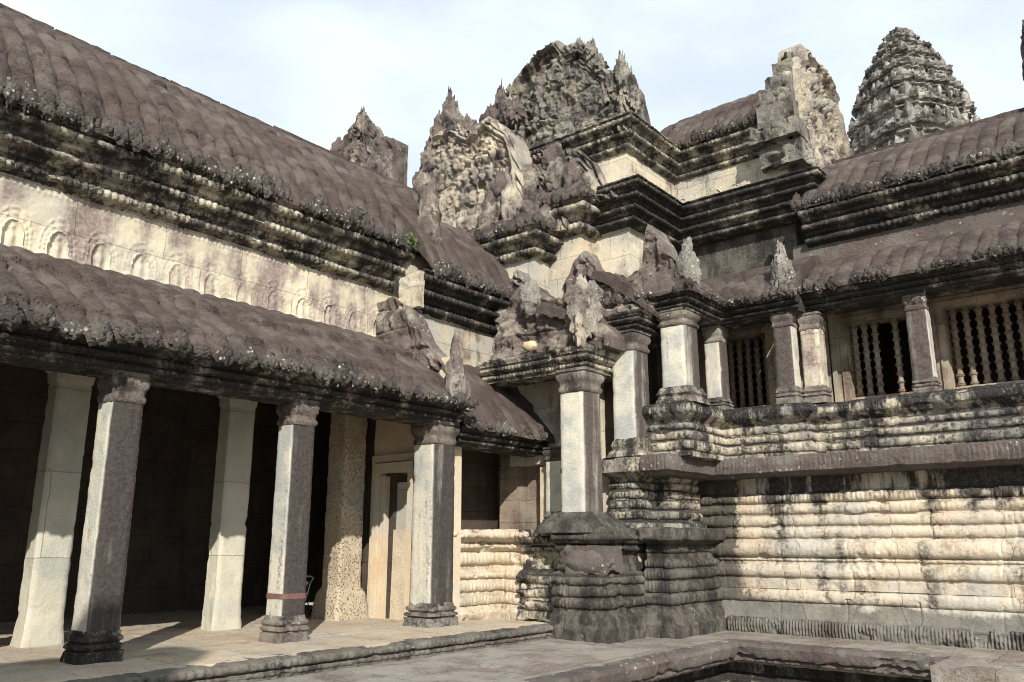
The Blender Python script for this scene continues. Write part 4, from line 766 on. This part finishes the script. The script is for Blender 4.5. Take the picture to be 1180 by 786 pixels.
# ================================================================== DISTANT TOWER
T = thing('temple_tower', 'tall grey lotus bud tower rising beyond the right hand roof', 'tower', (-11.3, 58, 0))
TX, TY = -11.75, 58
def tower():
    prof = []
    tiers = [(22.5, 26.2, 4.3), (26.2, 28.4, 4.2), (28.4, 30.2, 3.95), (30.2, 31.8, 3.5), (31.8, 33.2, 2.95), (33.2, 34.4, 2.4), (34.4, 35.4, 1.85), (35.4, 36.2, 1.3)]
    for z0, z1, r in tiers:
        h = z1 - z0
        prof += [(z0, r * .95), (z0 + h * .1, r * .9), (z0 + h * .46, r * .87), (z0 + h * .5, r * .93), (z0 + h * .56, r * .93), (z0 + h * .58, r * .88), (z0 + h * .66, r * .9), (z0 + h * .68, r * .98), (z0 + h * .76, r * 1.0), (z0 + h * .78, r * .95), (z0 + h * .9, r * .97), (z0 + h, r * .92)]
    prof += [(36.2, .95), (36.6, .98), (36.9, .8), (37.08, .4), (37.12, .02)]
    z = [p[0] for p in prof]; zz = np.sort(np.concatenate([np.arange(22.5, 37.0, .1), np.array(z)])); zz = np.unique(zz.round(3))
    r = .89 * np.interp(zz, z, [p[1] for p in prof]); n = 180; a = np.linspace(0, 2 * PI, n, endpoint=False)
    q = (a + .6) % (PI / 2) - PI / 4
    red = 1 + .10 * (np.abs(q) < .2) + .05 * (np.abs(q) < .45) - .04 * (np.abs(q) > .64)
    P = np.zeros((len(zz), n, 3)); P[..., 0] = TX + r[:, None] * red * np.cos(a); P[..., 1] = TY + r[:, None] * red * np.sin(a); P[..., 2] = zz[:, None]
    k = .15 * fbm(P * .9, 4, 5) + .3 * fbm(P * 4.5, 4, 6) - .45 * np.maximum(0, fbm(P * .7, 4, 9) - .1)
    P[..., 0] += k * np.cos(a); P[..., 1] += k * np.sin(a)
    F = grid_faces(len(zz), n, False, True); F.append([(len(zz) - 1) * n + i for i in range(n)])
    mk('tower_body', P.reshape(-1, 3), F, M['tower'], T, ang=35)
    rng = np.random.default_rng(3); protos = []
    for z0, z1, r in tiers[:7]:
        m = 28
        for i in range(m):
            if rng.random() < .25: continue
            an = 2 * PI * i / m + .03 * rng.normal(); qq = (an + .6) % (PI / 2) - PI / 4
            if math.sin(an) > .3: continue
            rd = 1 + .10 * (abs(qq) < .2) + .05 * (abs(qq) < .45)
            big = 1.7 if abs(qq) < .12 else 1.
            r *= 1.; h = (z1 - z0) * .26 * (.7 + .5 * rng.random()) * big
            q_ = min(i % 4, len(protos))
            if q_ == len(protos) and q_ < 4:
                ob = mk('tower_antefix', *lump((0, 0, 0), (.2, .2, 1), seed=i, nu=10, nv=9, amp=.3, pointy=.5), M['tower'], T); protos.append(ob)
            else: ob = protos[q_ % 4].copy(); COL.objects.link(ob)
            ob.parent = T; ob.matrix_parent_inverse = parent_inv(T)
            ob.location = (TX + r * rd * .885 * math.cos(an), TY + r * rd * .885 * math.sin(an), z0 + h * .4); ob.scale = (big, big, h); ob.rotation_euler = (0, 0, i * 1.3)
tower()
mk('tower_base', *lathe(TX, TY, [(-1.5, 9), (6, 8.5), (6, 7), (14, 6.5), (14, 5.6), (22.6, 4.6)], 24), M['tower'], T)

# ================================================================== SMALL THINGS
FG = thing('ruined_gable', 'broken brown carved gable peeping over the left gallery ridge', 'gable', (-15.9, 13, 10))
gable('gable_slab', 'x', 13, -17.2, -14.7, 9.0, curve((0, 2.1), (.1, 2.6), (.35, 3.2), (.55, 3.3), (.62, 2.9), (.66, 2.45), (1, 2.35)), .6, 'pedi', FG, seed=401, relief=.15)
a = Acc()
for k, (x, z, w, h) in enumerate(((-16.0, 12.25, .16, .6), (-15.8, 12.0, .14, .5), (-16.3, 12.05, .14, .4), (-17.0, 11.75, .15, .55), (-16.75, 11.7, .12, .35), (-15.65, 11.9, .12, .4))): mk('flame_finial', *lump((x, 13.1, z), (w, .2, h * .7), seed=410 + k, nu=18, nv=20, amp=.42, fs=4.4, pointy=.55), M['pedi'], FG, ang=50)
a = Acc(); a.add(*block(-15.5, -14.75, 12.9, 13.6, 9, 11.0, seed=5, erode=.15, rough=.05, ds=.05, dz=.05)); a.add(*block(-15.45, -14.9, 12.95, 13.5, 11.0, 11.45, seed=6, erode=.15, rough=.05, ds=.05, dz=.05)); a.build('gable_pier', M['pedi'], FG)

st = mk('loose_stone', *lump((-8.62, 10.98, 4.52), (.14, .13, .1), seed=3, amp=.2), M['sand']); st['label'] = 'small pale rounded stone lying on the lowest porch cornice'; st['category'] = 'stone'
# weed on the end of the upper eave
a = Acc(); rng = np.random.default_rng(8)
for i in range(70):
    c = np.array((-10.42, 9.78, 6.56)) + rng.normal(size=3) * (.05, .1, .06); d = rng.normal(size=3); d /= np.linalg.norm(d); e = np.cross(d, rng.normal(size=3)); e /= np.linalg.norm(e)
    l = .06 + .05 * rng.random(); a.add([c, c + d * l * .5 + e * l * .25, c + d * l, c + d * l * .5 - e * l * .25], [[0, 1, 2, 3]])
w = a.build('weed', M['green']); w['label'] = 'little green weed sprouting from the end of the upper left eave'; w['category'] = 'weed'
# pushchair behind the striped pillar
PC = thing('pushchair', 'small dark pushchair with pale handles parked in shade behind the striped pillar', 'pushchair', (-11.3, 8.3, 0))
def tube(pts, r, n=8):
    pts = np.array(pts, float); P = []
    for i, p in enumerate(pts):
        d = pts[min(i + 1, len(pts) - 1)] - pts[max(i - 1, 0)]; d /= np.linalg.norm(d); u = np.cross(d, (0, 0, 1) if abs(d[2]) < .9 else (1, 0, 0)); u /= np.linalg.norm(u); v = np.cross(d, u)
        P.append([p + r * (math.cos(t) * u + math.sin(t) * v) for t in np.linspace(0, 2 * PI, n, endpoint=False)])
    P = np.array(P); F = grid_faces(len(pts), n, False, True); F += [list(range(n)), [(len(pts) - 1) * n + i for i in range(n)]]
    return P.reshape(-1, 3), F
px_, py_ = -11.35, 8.2
for s in (-.2, .2):
    mk('frame_tube', *tube([(px_ + s, py_ - .35, .1), (px_ + s, py_ - .05, .45), (px_ + s, py_ + .2, .85), (px_ + s, py_ + .36, .93)], .014), M['pale'], PC)
    mk('frame_tube', *tube([(px_ + s, py_ + .3, .1), (px_ + s, py_ - .05, .5)], .014), M['black'], PC)
    for yy in (-.35, .3):
        t = np.linspace(0, 2 * PI, 17); ww = mk('wheel', *tube([(px_ + s + .03, py_ + yy + .085 * math.cos(q), .1 + .085 * math.sin(q)) for q in t], .02), M['black'], PC)
mk('handle', *tube([(px_ - .2, py_ + .36, .93), (px_ - .1, py_ + .42, .98), (px_ + .1, py_ + .42, .98), (px_ + .2, py_ + .36, .93)], .02), M['pale'], PC)
mk('seat', *lump((px_, py_, .42), (.2, .26, .14), seed=4, amp=.12), M['black'], PC); mk('backrest', *lump((px_, py_ + .17, .66), (.19, .07, .24), seed=5, amp=.1), M['black'], PC)
mk('blanket', *lump((px_ + .08, py_ + .0, .56), (.14, .16, .06), seed=6, amp=.3), M['red'], PC); mk('sun_hood', *lump((px_ - .02, py_ + .1, .82), (.2, .18, .08), seed=7, amp=.15), M['pale'], PC)
PC.location = (-11.78, 8.86, .008); PC.scale = (.66, .66, .66); PC.rotation_euler = (0, 0, .5)
